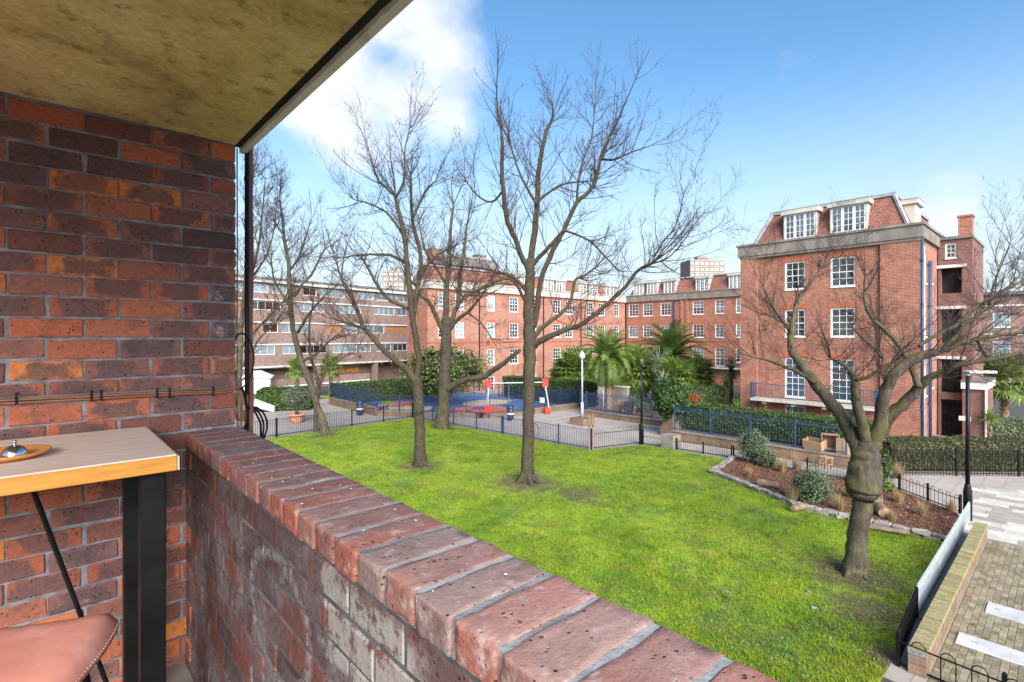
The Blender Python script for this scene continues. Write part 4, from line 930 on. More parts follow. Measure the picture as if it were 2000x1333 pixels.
# ------------------------------------------------------------------ bare trees
class Tree:
    def __init__(s, name, label, base, seed, bark, flare=1.5):
        s.rs = random.Random(seed); s.base = base; s.wood = MB(); s.tw = MB(); s.name = name; s.label = label; s.bark = bark; s.limbs = []; s.Y = base.y
    def limb(s, pts, dy0=0, dy1=0, n=10, spawn=True, wob=.012):
        "pts: (px, py, radius px) traced at the tree's own distance, leaning dy0..dy1 metres away"
        k = len(pts); P3 = []; Rr = []
        for i, (px, py, r) in enumerate(pts):
            Y = s.Y+dy0+(dy1-dy0)*i/(k-1); P3.append(P(px, py, Y)); Rr.append(r/1000*Y*(.78 if r < 9 else .95))
        q = []; rr = []
        for i in range(k-1):
            p0, p1, p2, p3 = P3[max(i-1,0)], P3[i], P3[i+1], P3[min(i+2,k-1)]
            for t in (0, .25, .5, .75):
                q.append(.5*((2*p1)+(p2-p0)*t+(2*p0-5*p1+4*p2-p3)*t*t+(3*p1-p0-3*p2+p3)*t**3)); rr.append(Rr[i]*(1-t)+Rr[i+1]*t)
        q.append(P3[-1]); rr.append(Rr[-1])
        for i in range(1, len(q)-1):
            q[i] = q[i]+Vector([s.rs.uniform(-1,1) for _ in range(3)])*min(.025, rr[i]*.22, (q[i+1]-q[i]).length*.18); rr[i] *= s.rs.uniform(.97, 1.04)
        s.wood.tube(q, rr, n); s.limbs.append((q, rr, spawn))
    def twig(s, p, d, L, r, lev, up, mb):
        rs = s.rs; n = 5 if lev < 2 else 3; q = [p]; rr = [r]; d = d.normalized(); bend = up*rs.uniform(.6, 1.3)
        for i in range(n):
            d = (d+Vector((rs.gauss(0,.09), rs.gauss(0,.09), rs.gauss(0,.07)+bend/n))).normalized()
            q.append(q[-1]+d*L/n); rr.append(r*(1-.72*(i+1)/n))
        mb.tube(q, rr, 5 if lev == 0 else 3, cap=False)
        if lev >= s.maxlev: return
        k = int({0: s.n1, 1: s.n2, 2: s.n3}[lev]*rs.uniform(.7, 1.3))
        for j in range(k):
            f = rs.uniform(.12, 1.0); i = min(n-1, int(f*n)); b0 = q[i].lerp(q[i+1], f*n-i); dd = (q[i+1]-q[i]).normalized()
            side = dd.cross(Vector([rs.gauss(0,1) for _ in range(3)])); side = side.normalized() if side.length > 1e-3 else Vector((1,0,0))
            an = R(rs.uniform(28, 62)); nd = dd*math.cos(an)+side*math.sin(an)
            s.twig(b0, nd, L*rs.uniform(.32, .62)*(1.05-.45*f), max(s.rmin, r*.5*(1-.5*f)), lev+1, up, mb)
    def grow(s, per_m=2.2, L=(1.2,2.6), r=.02, up=.5, n1=7, n2=4, n3=0, maxlev=2, rmin=.0035, start=.25, spur=.5):
        s.n1, s.n2, s.n3, s.maxlev, s.rmin = n1, n2, n3, maxlev, rmin; rs = s.rs
        for q, rr, spawn in s.limbs:
            if not spawn: continue
            tot = sum((q[i+1]-q[i]).length for i in range(len(q)-1)); st_ = spawn if isinstance(spawn, float) else start
            for j in range(max(2, int(tot*per_m*(1-st_)))):
                f = st_+(1-st_)*rs.random()**.8; x = f*(len(q)-1); i = min(len(q)-2, int(x)); p = q[i].lerp(q[i+1], x-i); dd = (q[i+1]-q[i]).normalized()
                side = dd.cross(Vector([rs.gauss(0,1) for _ in range(3)])); side = side.normalized()
                an = R(rs.uniform(35, 75)); d = dd*math.cos(an)+side*math.sin(an)+Vector((0,0,.15))
                Lb = rs.uniform(*L)*(1.1-.45*f); s.twig(p, d, Lb, min(r*rs.uniform(.6,1.2), rr[i]*.6), 0, up, s.tw)
                if rs.random() < spur:
                    s.twig(p, side+Vector((0,0,.4)), rs.uniform(.1,.3), .006, s.maxlev, up, s.tw)
            for j in range(3):    # leader shoots at the tip
                dd = (q[-1]-q[-2]).normalized(); s.twig(q[-1], dd+Vector([rs.gauss(0,.35) for _ in range(3)])+Vector((0,0,.3)), rs.uniform(*L)*1.1, rr[-1]*.6, 0, up, s.tw)
    def roots(s, r, k=5):
        for i in range(k):
            an = i*2*math.pi/k+s.rs.uniform(-.4,.4); d = Vector((math.cos(an), math.sin(an), 0)); b = s.base
            s.wood.tube([b+d*r*.2+Vector((0,0,r*1.6)), b+d*r*.75+Vector((0,0,r*.55)), b+d*r*1.25+Vector((0,0,.04)), b+d*r*1.9-Vector((0,0,.06))], [r*.5, r*.42, r*.30, r*.1], 7)
    def done(s):
        t = thing(s.name, s.label, 'tree', s.base); inv = Matrix.Translation(-s.base)
        for mb, nm, mt in ((s.wood,'trunk',M[s.bark]),(s.tw,'crown',M['twig'])):
            if not mb.v: continue
            mb.v = [(v[0]-s.base.x, v[1]-s.base.y, v[2]-s.base.z) for v in mb.v]; mb.obj(nm, mt, t, True)
        return t
def y0(px, py, r): return (px, py, r)
# T1: the tall cherry in the middle
t = Tree('bare_tree', 'tallest bare tree in the middle of the lawn', TB['T1'], 11, 'bark')
t.limb([(1030,950,15),(1030,930,14),(1031,890,12.5),(1032,800,11.5),(1034,730,12),(1035,680,13.5),(1034,630,12),(1033,570,10.5),(1037,506,9)], n=16, spawn=False)
t.limb([(1037,512,8.5),(1044,450,8),(1049,397,7),(1053,328,6),(1067,259,4.6),(1080,230,3.0),(1079,205,2.0)], 0, .8)
t.limb([(1034,530,7),(1019,502,6.6),(1005,465,6.2),(990,429,6),(984,380,5.4),(980,340,5),(981,300,4.6),(980,263,4.0)], 0, -1.0)
t.limb([(1042,640,7.5),(1050,600,7),(1057,545,6.6),(1080,490,6.2),(1102,449,6),(1126,397,5.4),(1159,364,4.8),(1175,303,4),(1197,257,3.2)], 0, -.8)
t.limb([(1037,520,5.5),(1060,495,5.2),(1085,470,5),(1102,449,4.5)], 0, -.5, spawn=False)
t.limb([(1040,676,9),(1060,664,7.8),(1092,649,6.6),(1140,631,5.6),(1190,590,5),(1221,561,4.6),(1246,529,4),(1272,516,3)], 0, -1.6)
t.limb([(1042,660,6.5),(1062,638,5.6),(1092,615,4.8),(1109,598,4.2),(1118,575,3.8),(1123,548,3.4),(1140,539,2.8),(1162,524,2)], 0, 1.2)
t.limb([(1030,570,6),(1012,550,4.6),(987,537,4),(946,525,3.4),(905,521,2.6),(880,519,1.6)], 0, 1.0)
t.limb([(1031,600,4.5),(1004,550,3.4),(972,548,3),(930,568,2.4),(900,590,1.6)], 0, -1.2)
t.limb([(1049,400,3.6),(1025,360,3),(1008,320,2.4),(993,270,2)], 0, 1.0)
t.limb([(1126,397,3.2),(1130,350,2.6),(1140,310,2.2),(1155,270,1.8),(1163,200,1)], 0, 1)
t.limb([(1050,395,3.4),(1080,370,2.8),(1110,358,2.3),(1150,355,1.6)], 0, 1.4)
t.limb([(1175,312,3),(1200,312,2.4),(1228,300,1.8),(1270,285,1)], 0, -.8)
t.limb([(984,370,3),(960,395,2.5),(930,380,2),(908,350,1.4)], 0, .8)
t.limb([(1272,516,2.2),(1290,480,1.8),(1320,440,1.2),(1335,380,.7)], -1.6, -2)
t.limb([(1272,516,2.2),(1310,500,1.6),(1350,450,1)], -1.6, -2.4)
t.limb([(1100,450,3),(1150,470,2.4),(1190,510,1.8),(1210,530,1.2)], -.5, .8)
t.grow(per_m=6.0, L=(.9,2.6), r=.018, up=.5, n1=8, n2=3, maxlev=2, rmin=.0048, start=.12); t.roots(.28); t.done()
# T2
t = Tree('bare_tree', 'bare tree with a broken stub scar standing left of the tallest tree', TB['T2'], 12, 'bark')
t.limb([(822,916,14),(821,890,12),(820,840,10.5),(818,800,10.5),(816,760,10.5),(814,738,11.5)], n=14, spawn=False)
t.limb([(814,745,8.5),(818,700,8),(812,660,7.6),(806,625,7.2),(801,581,7),(795,522,6.4),(790,465,5.6),(776,401,4.6),(772,380,3.8)], 0, -.4, spawn=.45)
t.limb([(812,745,9),(790,718,8),(759,694,7.2),(735,668,6.4),(713,642,5.8),(700,614,5.2),(686,581,4.6),(669,549,3.4)], 0, -1.2, spawn=.35)
t.limb([(713,642,4.5),(695,637,3.6),(677,631,3.2),(652,623,2.2)], -.7, -1.6)
t.limb([(806,620,6.5),(812,590,6),(816,559,5.6),(822,506,5),(812,460,4.6),(805,425,4.2),(802,344,3)], 0, .9)
t.limb([(800,604,5),(776,594,4.4),(755,581,4),(738,560,3.6),(724,535,3),(711,511,2.2)], 0, 1)
t.limb([(794,515,4),(765,500,3.4),(742,498,3),(705,498,2.4),(672,503,1.4)], 0, -1)
t.limb([(820,540,4),(838,515,3.4),(858,497,2.8),(890,480,1.8)], .3, 1.4)
t.limb([(774,385,3.4),(752,365,2.8),(737,348,2.4),(722,300,1.4)], -.4, -.9)
t.limb([(774,385,3.2),(790,350,2.6),(790,300,1.6),(800,250,1)], -.4, -.4)
t.limb([(806,430,3),(830,375,2.4),(850,355,1.8)], .6, 1.3)
t.limb([(790,465,3.4),(760,420,2.6),(725,400,2),(690,390,1.2)], -.3, .8)
t.grow(per_m=6.0, L=(.9,2.6), r=.018, up=.5, n1=8, n2=3, maxlev=2, rmin=.0052, start=.15); t.roots(.24)
for k in range(7):   # splintered scar on the trunk
    an = k*.9; p = P(818+6*math.cos(an), 806+k%3*2, t.Y-.23); t.wood.tube([p, p+Vector((.02*math.cos(an), -.03, .08+.05*(k%2)))], [.035,.006], 5)
t.done()
# T3
t = Tree('bare_tree', 'thick trunked bare tree with one long low bough by the playground fence', TB['T3'], 13, 'bark2')
t.limb([(862,845,17),(863,825,15),(866,790,12.5),(868,745,12),(871,690,11),(871,650,10.5),(871,620,9)], n=16, spawn=False)
t.limb([(871,630,8),(872,570,7),(876,534,6),(878,498,5),(880,450,4),(886,400,2.6)], 0, .5)
t.limb([(872,762,10),(888,752,8.5),(912,742,7.6),(944,736,7),(965,722,6.6),(984,710,6),(1016,683,4.6)], 0, -2.2, spawn=False)
t.limb([(867,650,6.5),(850,615,5.5),(838,590,4.6),(824,580,3.6),(812,560,2.4)], 0, -.9)
t.limb([(876,640,7),(888,610,6),(896,588,5.4),(899,534,4.8),(906,491,4),(912,440,2.6)], 0, .8)
t.limb([(877,645,5.4),(896,622,4.6),(914,610,4),(926,596,3.4),(937,583,2.8)], 0, -1)
t.limb([(892,596,4.4),(912,580,3.6),(932,568,3),(964,557,2.2),(1000,550,1.2)], .3, 1.5)
t.limb([(914,612,2.6),(938,630,2.2),(960,660,1.4)], -.6, -1.5)
t.limb([(874,560,4),(850,520,3),(830,490,2),(822,450,1.2)], .2, -1.2)
t.grow(per_m=3.6, L=(1.3,3.0), r=.024, up=.55, n1=7, n2=4, maxlev=2, rmin=.007, start=.15); t.roots(.42, 7); t.done()
# T4 pair
t = Tree('bare_tree', 'leaning mossy bare tree at the left end of the lawn', TB['T4'], 14, 'bark2')
t.limb([(636,855,12),(634,840,10),(628,815,8.4),(620,796,8),(612,768,8),(606,748,8),(592,716,7.6),(584,692,7),(578,665,6.6),(572,640,6.2),(569,610,5.8)], n=12, spawn=False)
t.limb([(569,612,5.8),(566,564,5.4),(564,522,4.8),(557,480,4),(552,430,2.8),(546,390,1.6)], 0, -.5)
t.limb([(582,650,4),(598,622,3.2),(614,600,2.6),(634,578,1.8)], 0, -1)
t.limb([(574,580,3.8),(590,556,3.2),(608,537,2.8),(622,510,2.3),(635,486,1.6)], 0, 1)
t.limb([(568,600,3.4),(548,570,2.7),(535,545,2.2),(530,510,1.6)], 0, .8)
t.limb([(590,706,4),(620,690,3),(645,665,2.2),(665,650,1.2)], 0, -.6)
t.limb([(565,530,3),(585,500,2.2),(598,460,1.6)], 0, -1)
t.limb([(606,745,3.6),(630,728,2.6),(660,705,1.8),(690,690,1)], 0, 1)
t.grow(per_m=4.6, L=(1.1,2.6), r=.021, up=.55, n1=8, n2=4, maxlev=2, rmin=.007, start=.1); t.roots(.26); t.done()
t = Tree('bare_tree', 'thin upright bare stem close behind the leaning mossy tree', TB['T4b'], 15, 'bark2')
t.limb([(616,846,6.5),(616,820,5.5),(618,790,5),(622,765,4.6),(620,742,4.2),(612,715,3.6),(606,690,3),(604,640,2.4),(612,590,1.4)], n=10, spawn=.5)
t.limb([(621,760,3),(632,735,2.4),(640,700,1.6)], 0, .6)
t.grow(per_m=3.4, L=(.8,1.6), r=.016, up=.6, n1=7, n2=4, maxlev=2, rmin=.007); t.done()
# T6 tall tree seen past the wall corner
b6 = Gd(468, 880, 0)
t = Tree('bare_tree', 'bare tree with mossy stems rising behind the wall corner pipes', b6, 16, 'bark2')
t.limb([(468,884,8),(468,850,7),(468,760,6.2),(469,690,5.8),(471,620,5.2)], n=10, spawn=False)
t.limb([(471,640,5),(484,570,4.4),(493,530,3.8),(505,480,3),(512,420,2.2),(518,350,1.2)], 0, .6)
t.limb([(470,640,4.6),(478,560,3.8),(482,480,3),(487,400,2.2),(497,330,1.2)], 0, -.6)
t.limb([(470,680,4),(494,650,3.2),(525,620,2.6),(552,590,2),(566,560,1.2)], 0, -.8)
t.limb([(470,720,4),(490,690,3.2),(508,660,2.6),(535,635,1.6)], 0, .8)
t.limb([(469,660,4),(450,580,3),(440,500,2)], 0, 0)
t.limb([(490,545,2.6),(520,500,2),(535,450,1.5),(540,400,.9)], .3, 1)
t.grow(per_m=5.5, L=(1.0,2.4), r=.018, up=.75, n1=8, n2=5, maxlev=2, rmin=.0068, start=.2); t.done()
# T5 the right hand pollard with a swollen graft
t = Tree('bare_tree', 'spreading lichen covered tree with swollen trunk collar on the right', TB['T5'], 17, 'bark2')
t.limb([(1667,1128,25),(1669,1112,22),(1672,1080,19),(1678,1035,18),(1683,995,17.5),(1686,968,18)], n=20, spawn=False)
t.limb([(1684,980,17),(1685,973,21),(1685,966,27),(1686,956,31.5),(1687,942,32),(1688,922,29.5),(1690,902,26),(1692,884,24),(1694,868,21),(1695,852,13)], n=36, spawn=False)
t.limb([(1686,900,17),(1678,876,16.5),(1667,855,15),(1643,811,13),(1618,780,11.5),(1597,755,11),(1563,712,9),(1546,684,8),(1546,650,7.2),(1551,612,6),(1558,590,5),(1568,572,4),(1590,545,3),(1607,521,2)], 0, 1.2, n=12, spawn=.3)
t.limb([(1590,748,5.4),(1566,731,4.8),(1530,715,4.2),(1495,702,3.5),(1470,697,2.6),(1448,690,1.6)], .4, -.2)
t.limb([(1692,878,12),(1689,842,11),(1676,800,9.6),(1670,765,9),(1668,739,8),(1655,718,6),(1636,706,4.6),(1622,700,3)], 0, -.8, n=12, spawn=.45)
t.limb([(1672,742,5),(1692,738,4.2),(1715,725,3.8),(1740,708,2.6)], -.5, -1)
t.limb([(1694,898,18),(1705,868,16),(1713,845,14),(1722,820,12.5),(1724,786,11.5),(1733,758,11),(1747,732,10.6),(1770,712,10),(1805,694,9.4),(1839,684,8.6),(1870,673,7.4),(1907,663,6.2),(1950,655,5),(2005,649,4),(2060,640,2.5)], 0, -1.2, n=12, spawn=.4)
t.limb([(1712,850,13),(1740,815,11.6),(1767,786,10.6),(1795,757,9.6),(1820,736,8),(1850,723,7),(1876,713,6.2),(1930,704,5.2),(2000,692,4.2),(2060,690,3)], 0, -1.8, n=12, spawn=.4)
t.limb([(1795,757,7.6),(1784,730,7),(1773,702,6.4),(1750,667,5.4),(1722,640,4.8),(1705,624,4.4),(1694,606,3.8),(1688,572,2.8),(1690,530,1.6)], -.8, .6)
t.limb([(1839,684,6),(1868,658,5.2),(1890,636,4.6),(1907,618,4),(1925,602,3.2),(1960,590,2.2)], -.5, .6)
t.limb([(1795,677,4.4),(1822,658,4.6),(1863,638,4.8),(1885,620,4.4),(1907,601,4),(1952,573,3.4),(2000,547,2.8),(2050,520,2)], -.3, .9)
t.limb([(1728,800,6.5),(1732,760,4.6),(1728,730,3.4),(1740,712,2.4)], .2, .8)
t.limb([(1724,700,3.4),(1705,680,2.8),(1683,660,2.2),(1665,640,1.4)], .3, 1)
t.limb([(1546,650,4),(1530,630,3.2),(1510,600,2.4),(1490,560,1.4)], .9, .2)
t.limb([(1930,600,3),(1940,560,2.2),(1955,520,1.6),(1975,470,.9)], .5, .8)
t.limb([(1907,663,3.6),(1930,700,2.6),(1960,720,1.6)], -.8, -.4)
t.grow(per_m=7, L=(.6,1.8), r=.012, up=.5, n1=9, n2=4, maxlev=2, rmin=.0034, start=.15, spur=.8); t.roots(.22, 5)
c0 = P(1687, 930, t.Y)     # gnarled burr: ridged and lumpy between the collar's lip and the fork
for i_, v in enumerate(t.wood.v):
    dz = v[2]-c0.z; rad = math.hypot(v[0]-c0.x, v[1]-c0.y)
    if -.52 < dz < .85 and .12 < rad < .55:
        f_ = max(0, 1-abs(dz)/.8); an = math.atan2(v[1]-c0.y, v[0]-c0.x)
        q = 1+f_*(.09*mnoise.noise((v[0]*6,v[1]*6,v[2]*4))+.07*mnoise.noise((math.cos(an)*7,math.sin(an)*7,v[2]*1.5))+.06*mnoise.noise((v[0]*17,v[1]*17,v[2]*11)))
        t.wood.v[i_] = (c0.x+(v[0]-c0.x)*q, c0.y+(v[1]-c0.y)*q, v[2]+f_*.04*mnoise.noise((v[0]*5,v[1]*5,3)))
t.done()

# ------------------------------------------------------------------ foliage helpers
def leaves_at(Pt, N, size, aspect=.5, jit=.7):
    "one rhombic leaf per point, roughly facing N"
    n = len(Pt); d = N+rng.normal(0, jit, (n,3)); d /= np.linalg.norm(d, axis=1)[:,None]+1e-9
    u = np.cross(d, rng.normal(0,1,(n,3))); u /= np.linalg.norm(u, axis=1)[:,None]+1e-9; v = np.cross(d, u)
    s = (size*rng.uniform(.6,1.3,n))[:,None]; V = np.empty((n,4,3))
    V[:,0] = Pt-u*s; V[:,1] = Pt+v*s*aspect; V[:,2] = Pt+u*s; V[:,3] = Pt-v*s*aspect; return V.reshape(-1,3)
def lump(p, f, a, seed=0): return a*mnoise.noise((p[0]*f+seed, p[1]*f, p[2]*f))
def hedge(name, label, poly_len, depth, height, loc, rz, n, size, mat, rounding=.12, cat='hedge', mats2=None, z0=0):
    "clipped hedge: dark core and a leafy skin"
    t_ = thing(name, label, cat, loc, rz); L, D, H = poly_len, depth, height
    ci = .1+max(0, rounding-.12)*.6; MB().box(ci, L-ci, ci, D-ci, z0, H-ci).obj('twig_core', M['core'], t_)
    A = np.array([L*H, L*H, L*D*1.0, D*H, D*H]); fc = rng.choice(5, n, p=A/A.sum()); u = rng.uniform(0,1,n); v = rng.uniform(0,1,n)
    Pt = np.zeros((n,3)); N = np.zeros((n,3))
    for k, (fx, fy, fz, nn) in enumerate(((L,0,H,(0,-1,0)),(L,D,H,(0,1,0)),(L,'y',H,(0,0,1)),(0,'x',H,(-1,0,0)),(L,'x2',H,(1,0,0)))):
        q = fc == k; m_ = q.sum()
        if k < 2: Pt[q] = np.stack([u[q]*L, np.full(m_, fy), v[q]*(H-z0)+z0], 1)
        elif k == 2: Pt[q] = np.stack([u[q]*L, v[q]*D, np.full(m_, H)], 1)
        else: Pt[q] = np.stack([np.full(m_, fx), u[q]*D, v[q]*(H-z0)+z0], 1)
        N[q] = nn
    ctr = np.array([L/2, D/2, H/2]); lm = np.array([lump(p, 1.3, .10, loc[0])+lump(p, 4, .06, 3) for p in Pt])
    # round the arrises
    ex = np.clip((np.abs(Pt-ctr)-(ctr-rounding))/rounding, 0, 1); k2 = (ex > .02).sum(1) >= 2
    Pt[k2] -= (np.sign(Pt-ctr)*ex**2*rounding*.35)[k2]
    Pt += N*(lm-rng.exponential(.05, n))[:,None]
    ns = n//14; si = rng.choice(n, ns); sl_ = Pt[si]+(N[si]+rng.normal(0,.4,(ns,3))+np.array([0,0,.4]))*rng.exponential(.07,ns)[:,None]; Pt = np.vstack([Pt, sl_]); N = np.vstack([N, N[si]])
    quads('foliage', leaves_at(Pt, N+np.array([0,0,.35]), size), M[mat], t_)
    if mats2:
        for (cx_, cz_, r_, k_, mt) in mats2:
            q = np.stack([rng.normal(cx_, r_, k_), np.full(k_, -.05)+rng.uniform(-.06,.02,k_), rng.normal(cz_, r_*.6, k_)],1); quads('new_growth', leaves_at(q, np.tile([0,-1,.3],(k_,1)), size), M[mt], t_)
    return t_
def blob_pts(n, rx, ry, rz_, lobes, seed, fill=.35):
    d = rng.normal(0,1,(n,3)); d /= np.linalg.norm(d, axis=1)[:,None]
    r = 1-rng.uniform(0,1,n)**2*fill
    lm = np.array([1+.38*mnoise.noise((p[0]*lobes+seed, p[1]*lobes, p[2]*lobes))+.10*mnoise.noise((p[0]*lobes*2.7, p[1]*lobes*2.7+seed, p[2]*lobes*2.7)) for p in d])
    return d*(r*lm)[:,None]*np.array([rx,ry,rz_]), d
def shrub(name, label, loc, rx, ry, rz_, n, size, mat, seed=1, zc=None, stem=.0, cat='shrub', lobes=2.2, aspect=.45, fill=.4, stem_mat='bark2'):
    t_ = thing(name, label, cat, loc); zc = zc if zc is not None else rz_*.9
    Pt, N = blob_pts(n, rx, ry, rz_, lobes, seed, fill); ns = n//9; si = rng.choice(n, ns); Pt = np.vstack([Pt, Pt[si]*(1+rng.exponential(.14, ns))[:,None]+rng.normal(0,.02,(ns,3))]); N = np.vstack([N, N[si]]); Pt[:,2] += zc; k = Pt[:,2] > .02
    quads('crown', leaves_at(Pt[k], N[k]+np.array([0,0,.3]), size, aspect), M[mat], t_)
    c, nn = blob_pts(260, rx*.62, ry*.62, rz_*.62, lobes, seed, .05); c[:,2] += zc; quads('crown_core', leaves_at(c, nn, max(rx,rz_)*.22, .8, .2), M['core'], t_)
    m = MB(); rs = random.Random(seed)
    if stem: m.tube([(0,0,-.02),(rs.uniform(-.05,.05),0,zc*.3),(0,rs.uniform(-.04,.04),zc*.7),(0,0,zc)], [stem*1.25,stem,stem*.9,stem*.6], 8)
    else:
        for i in range(6):
            an = i*1.05; m.tube([(.05*math.cos(an),.05*math.sin(an),-.02),(rx*.3*math.cos(an),ry*.3*math.sin(an),zc*.6),(rx*.6*math.cos(an),ry*.6*math.sin(an),zc)], [.02,.015,.008], 5)
    m.obj('stem', M[stem_mat], t_, True); return t_

# ------------------------------------------------------------------ palms and spiky plants
def frond_mesh(name, L, droop, nl, ll, mat, seed):
    rs = random.Random(seed); m = MB(); q = []; p = Vector((0,0,0)); an = R(6)
    for i in range(13):
        q.append(p.copy()); p = p+Vector((math.cos(an), 0, math.sin(an)))*L/12; an -= R(droop)/12*(.5+i/12*1.1)
    m.tube(q, [max(.006,.022*(1-i/13)) for i in range(13)], 4)
    for i in range(nl):
        f = .12+.88*i/nl; x = f*12; k = min(11, int(x)); c = q[k].lerp(q[k+1], x-k); tg = (q[k+1]-q[k]).normalized(); up = Vector((-tg.z,0,tg.x))
        l = ll*(.45+.55*math.sin(math.pi*min(1, f*.85+.12)))
        for s in (-1,1):
            d = (Vector((0,s,0))*.75+tg*.75+up*rs.uniform(.15,.5)).normalized(); tip = c+d*l-Vector((0,0,l*rs.uniform(.1,.3))); wv = tg*.024
            mid = c+d*l*.5; m.add([c-wv*.6, c+wv*.6, mid+wv, tip, mid-wv], [(0,1,2,3,4)])
    me = m.mesh(name); me.materials.append(M[mat]); return me
def fan_mesh(name, r, mat, seed, stalk=.5, nseg=22, droop=.3):
    rs = random.Random(seed); m = MB(); m.tube([(0,0,0),(stalk*.5,0,.02),(stalk,0,0)], [.012,.01,.008], 4); c = Vector((stalk,0,0))
    for i in range(nseg):
        an = R(-125+250*i/(nseg-1)); d = Vector((math.cos(an), math.sin(an), .18)); l = r*rs.uniform(.8,1.05); per = Vector((-d.y,d.x,0))*.034
        tip = c+d*l-Vector((0,0,l*droop*rs.uniform(.6,1.5))); mid = c+d*l*.55; m.add([c, mid-per, tip, mid+per], [(0,1,2,3)])
    me = m.mesh(name); me.materials.append(M[mat]); return me
FR = [frond_mesh('frond', 2.6, dr, 46, .62, 'palm', k) for k, dr in enumerate((70,95,120,140))]
FAN = [fan_mesh('fan_leaf', .62, 'fan', k, droop=.2+.12*k) for k in range(3)]
FANG = [fan_mesh('fan_leaf', .7, 'fan_grey', k+7, droop=.3+.15*k) for k in range(3)]
def spike_mesh(name, L, wdt, droop, mat):
    m = MB(); q = []; p = Vector((0,0,0)); an = 0
    for i in range(5): q.append(p.copy()); p = p+Vector((math.cos(an),0,math.sin(an)))*L/4; an -= R(droop)/4
    vs = []
    for i, c in enumerate(q): ww = wdt*(1-(i/4)**1.6)+.001; vs += [c+Vector((0,-ww,0)), c+Vector((0,ww,0))]
    m.add(vs, [(2*i,2*i+2,2*i+3,2*i+1) for i in range(4)]); me = m.mesh(name); me.materials.append(M[mat]); return me
SPK = {k: [spike_mesh('leaf_blade', L, w_, d, mt) for d in (20,50,80,110)] for k, (L,w_,mt) in {'grey': (1.5,.035,'fan_grey'), 'green': (1.1,.04,'fan'), 'blue': (.75,.04,'shrub'), 'dead': (1.0,.03,'deadfrond')}.items()}
def rosette(root, meshes, k, z, lo, hi, sc, seed, name, scj=.15, x=0, y=0):
    rs = random.Random(seed)
    for i in range(k):
        f = i/k; el = R(hi+(lo-hi)*f+rs.uniform(-6,6)); az = i*2.39996+rs.uniform(-.2,.2); o = mk(name, meshes[min(len(meshes)-1, int(f*len(meshes)))], None, root, (x+.04*math.cos(az), y+.04*math.sin(az), z))
        o.rotation_euler = (0, -el, az); s_ = sc*rs.uniform(1-scj,1+scj); o.scale = (s_,s_,s_)
def palm_trunk(root, h, r, seed, mat='palmtrunk'):
    rs = random.Random(seed); m = MB(); m.tube([(0,0,-.05)]+[(rs.uniform(-.03,.03), rs.uniform(-.03,.03), h*i/6) for i in range(1,7)], [r*1.2,r,r*.95,r,r*1.05,r*1.15,r*.9], 12)
    for i in range(int(h*26)):
        an = i*2.4; zz = h*(i+.5)/(h*26); d = Vector((math.cos(an),math.sin(an),0)); m.tube([d*r*.9+Vector((0,0,zz)), d*(r+.05)+Vector((0,0,zz+.07)), d*(r+.02)+Vector((0,0,zz+.13))], [.035,.028,.006], 4)
    return m.obj('trunk', M[mat], root)
def date_palm(label, px, pyc, Y, sc, k, seed, hang=14):
    c = P(px, pyc, Y); t_ = thing('date_palm', label, 'palm', (c.x, c.y, 0)); palm_trunk(t_, c.z, .24, seed); rosette(t_, FR, k, c.z, -38, 82, sc, seed, 'frond')
    rosette(t_, SPK['dead'], hang*3, c.z-.15, -88, -45, 1.5, seed+1, 'dead_frond'); return t_
date_palm('date palm with shaggy trunk in front of the red wing corner', 1188, 700, 37.5, .95, 60, 21)
date_palm('tallest spreading date palm in the planted garden', 1310, 700, 43, 1.3, 66, 22, 4)
def fan_palm(label, px, py_base, pyc, Y, sc, k, seed, meshes=None, trunk=.1, name='fan_palm', lo=-60):
    c = P(px, pyc, Y); t_ = thing(name, label, 'palm', (c.x,c.y,0)); palm_trunk(t_, max(.3,c.z), trunk, seed); rosette(t_, meshes or FAN, k, c.z, lo, 85, sc, seed, 'fan_leaf', .2); return t_
fan_palm('bushy green fan palm left of the white lamp post top', 1126, 0, 726, 46.5, 2.1, 90, 31, lo=-80)
fan_palm('low bright fan palm at the left of the palm garden', 1100, 0, 738, 47.5, 1.6, 60, 32)
fan_palm('broad fan palm between the two date palms', 1243, 0, 728, 41, 1.9, 90, 33, lo=-80)
fan_palm('bright green fan palm above the square hedge', 1318, 0, 740, 37, 1.5, 80, 34, lo=-70)
fan_palm('pale fan palm right of the square hedge top', 1362, 0, 736, 40, 1.5, 70, 35, lo=-70)
fan_palm('small fan palm beside the brown block, left of two', 580, 0, 722, 46, 1.15, 26, 36, trunk=.14)
fan_palm('small fan palm beside the brown block, right of two', 646, 0, 719, 48, 1.2, 26, 37, trunk=.14)
fan_palm('dark fan palm by the far right path', 1962, 0, 742, 33, 1.7, 40, 38, trunk=.2)
def spiky(name, label, px, pyc, Y, kind, k, sc, seed, trunk=.1, lo=-70):
    c = P(px, pyc, Y); t_ = thing(name, label, 'plant', (c.x,c.y,0)); palm_trunk(t_, max(.15,c.z), trunk, seed); rosette(t_, SPK[kind], k, c.z, lo, 88, sc, seed, 'leaf_blade'); return t_
spiky('yucca', 'silvery drooping yucca in front of the tall date palm', 1286, 712, 39, 'grey', 110, .95, 41)
spiky('cordyline', 'green spiky cordyline left of the brick block edge', 1428, 722, 36, 'green', 110, 1.0, 42)
spiky('cordyline', 'low spiky cordyline under the taller one by the brick edge', 1418, 752, 35, 'green', 80, .8, 43)
spiky('yucca', 'pale yucca leaning over the ivy pillar', 1295, 752, 34, 'grey', 70, .8, 44)
spiky('agave', 'blue grey spiky clump behind the blue railings', 1277, 804, 33, 'blue', 60, 1.0, 45, .05, 5)
spiky('agave', 'smaller blue grey spiky clump left along the blue railings', 1238, 792, 34.2, 'blue', 60, 1.0, 46, .05, 5)
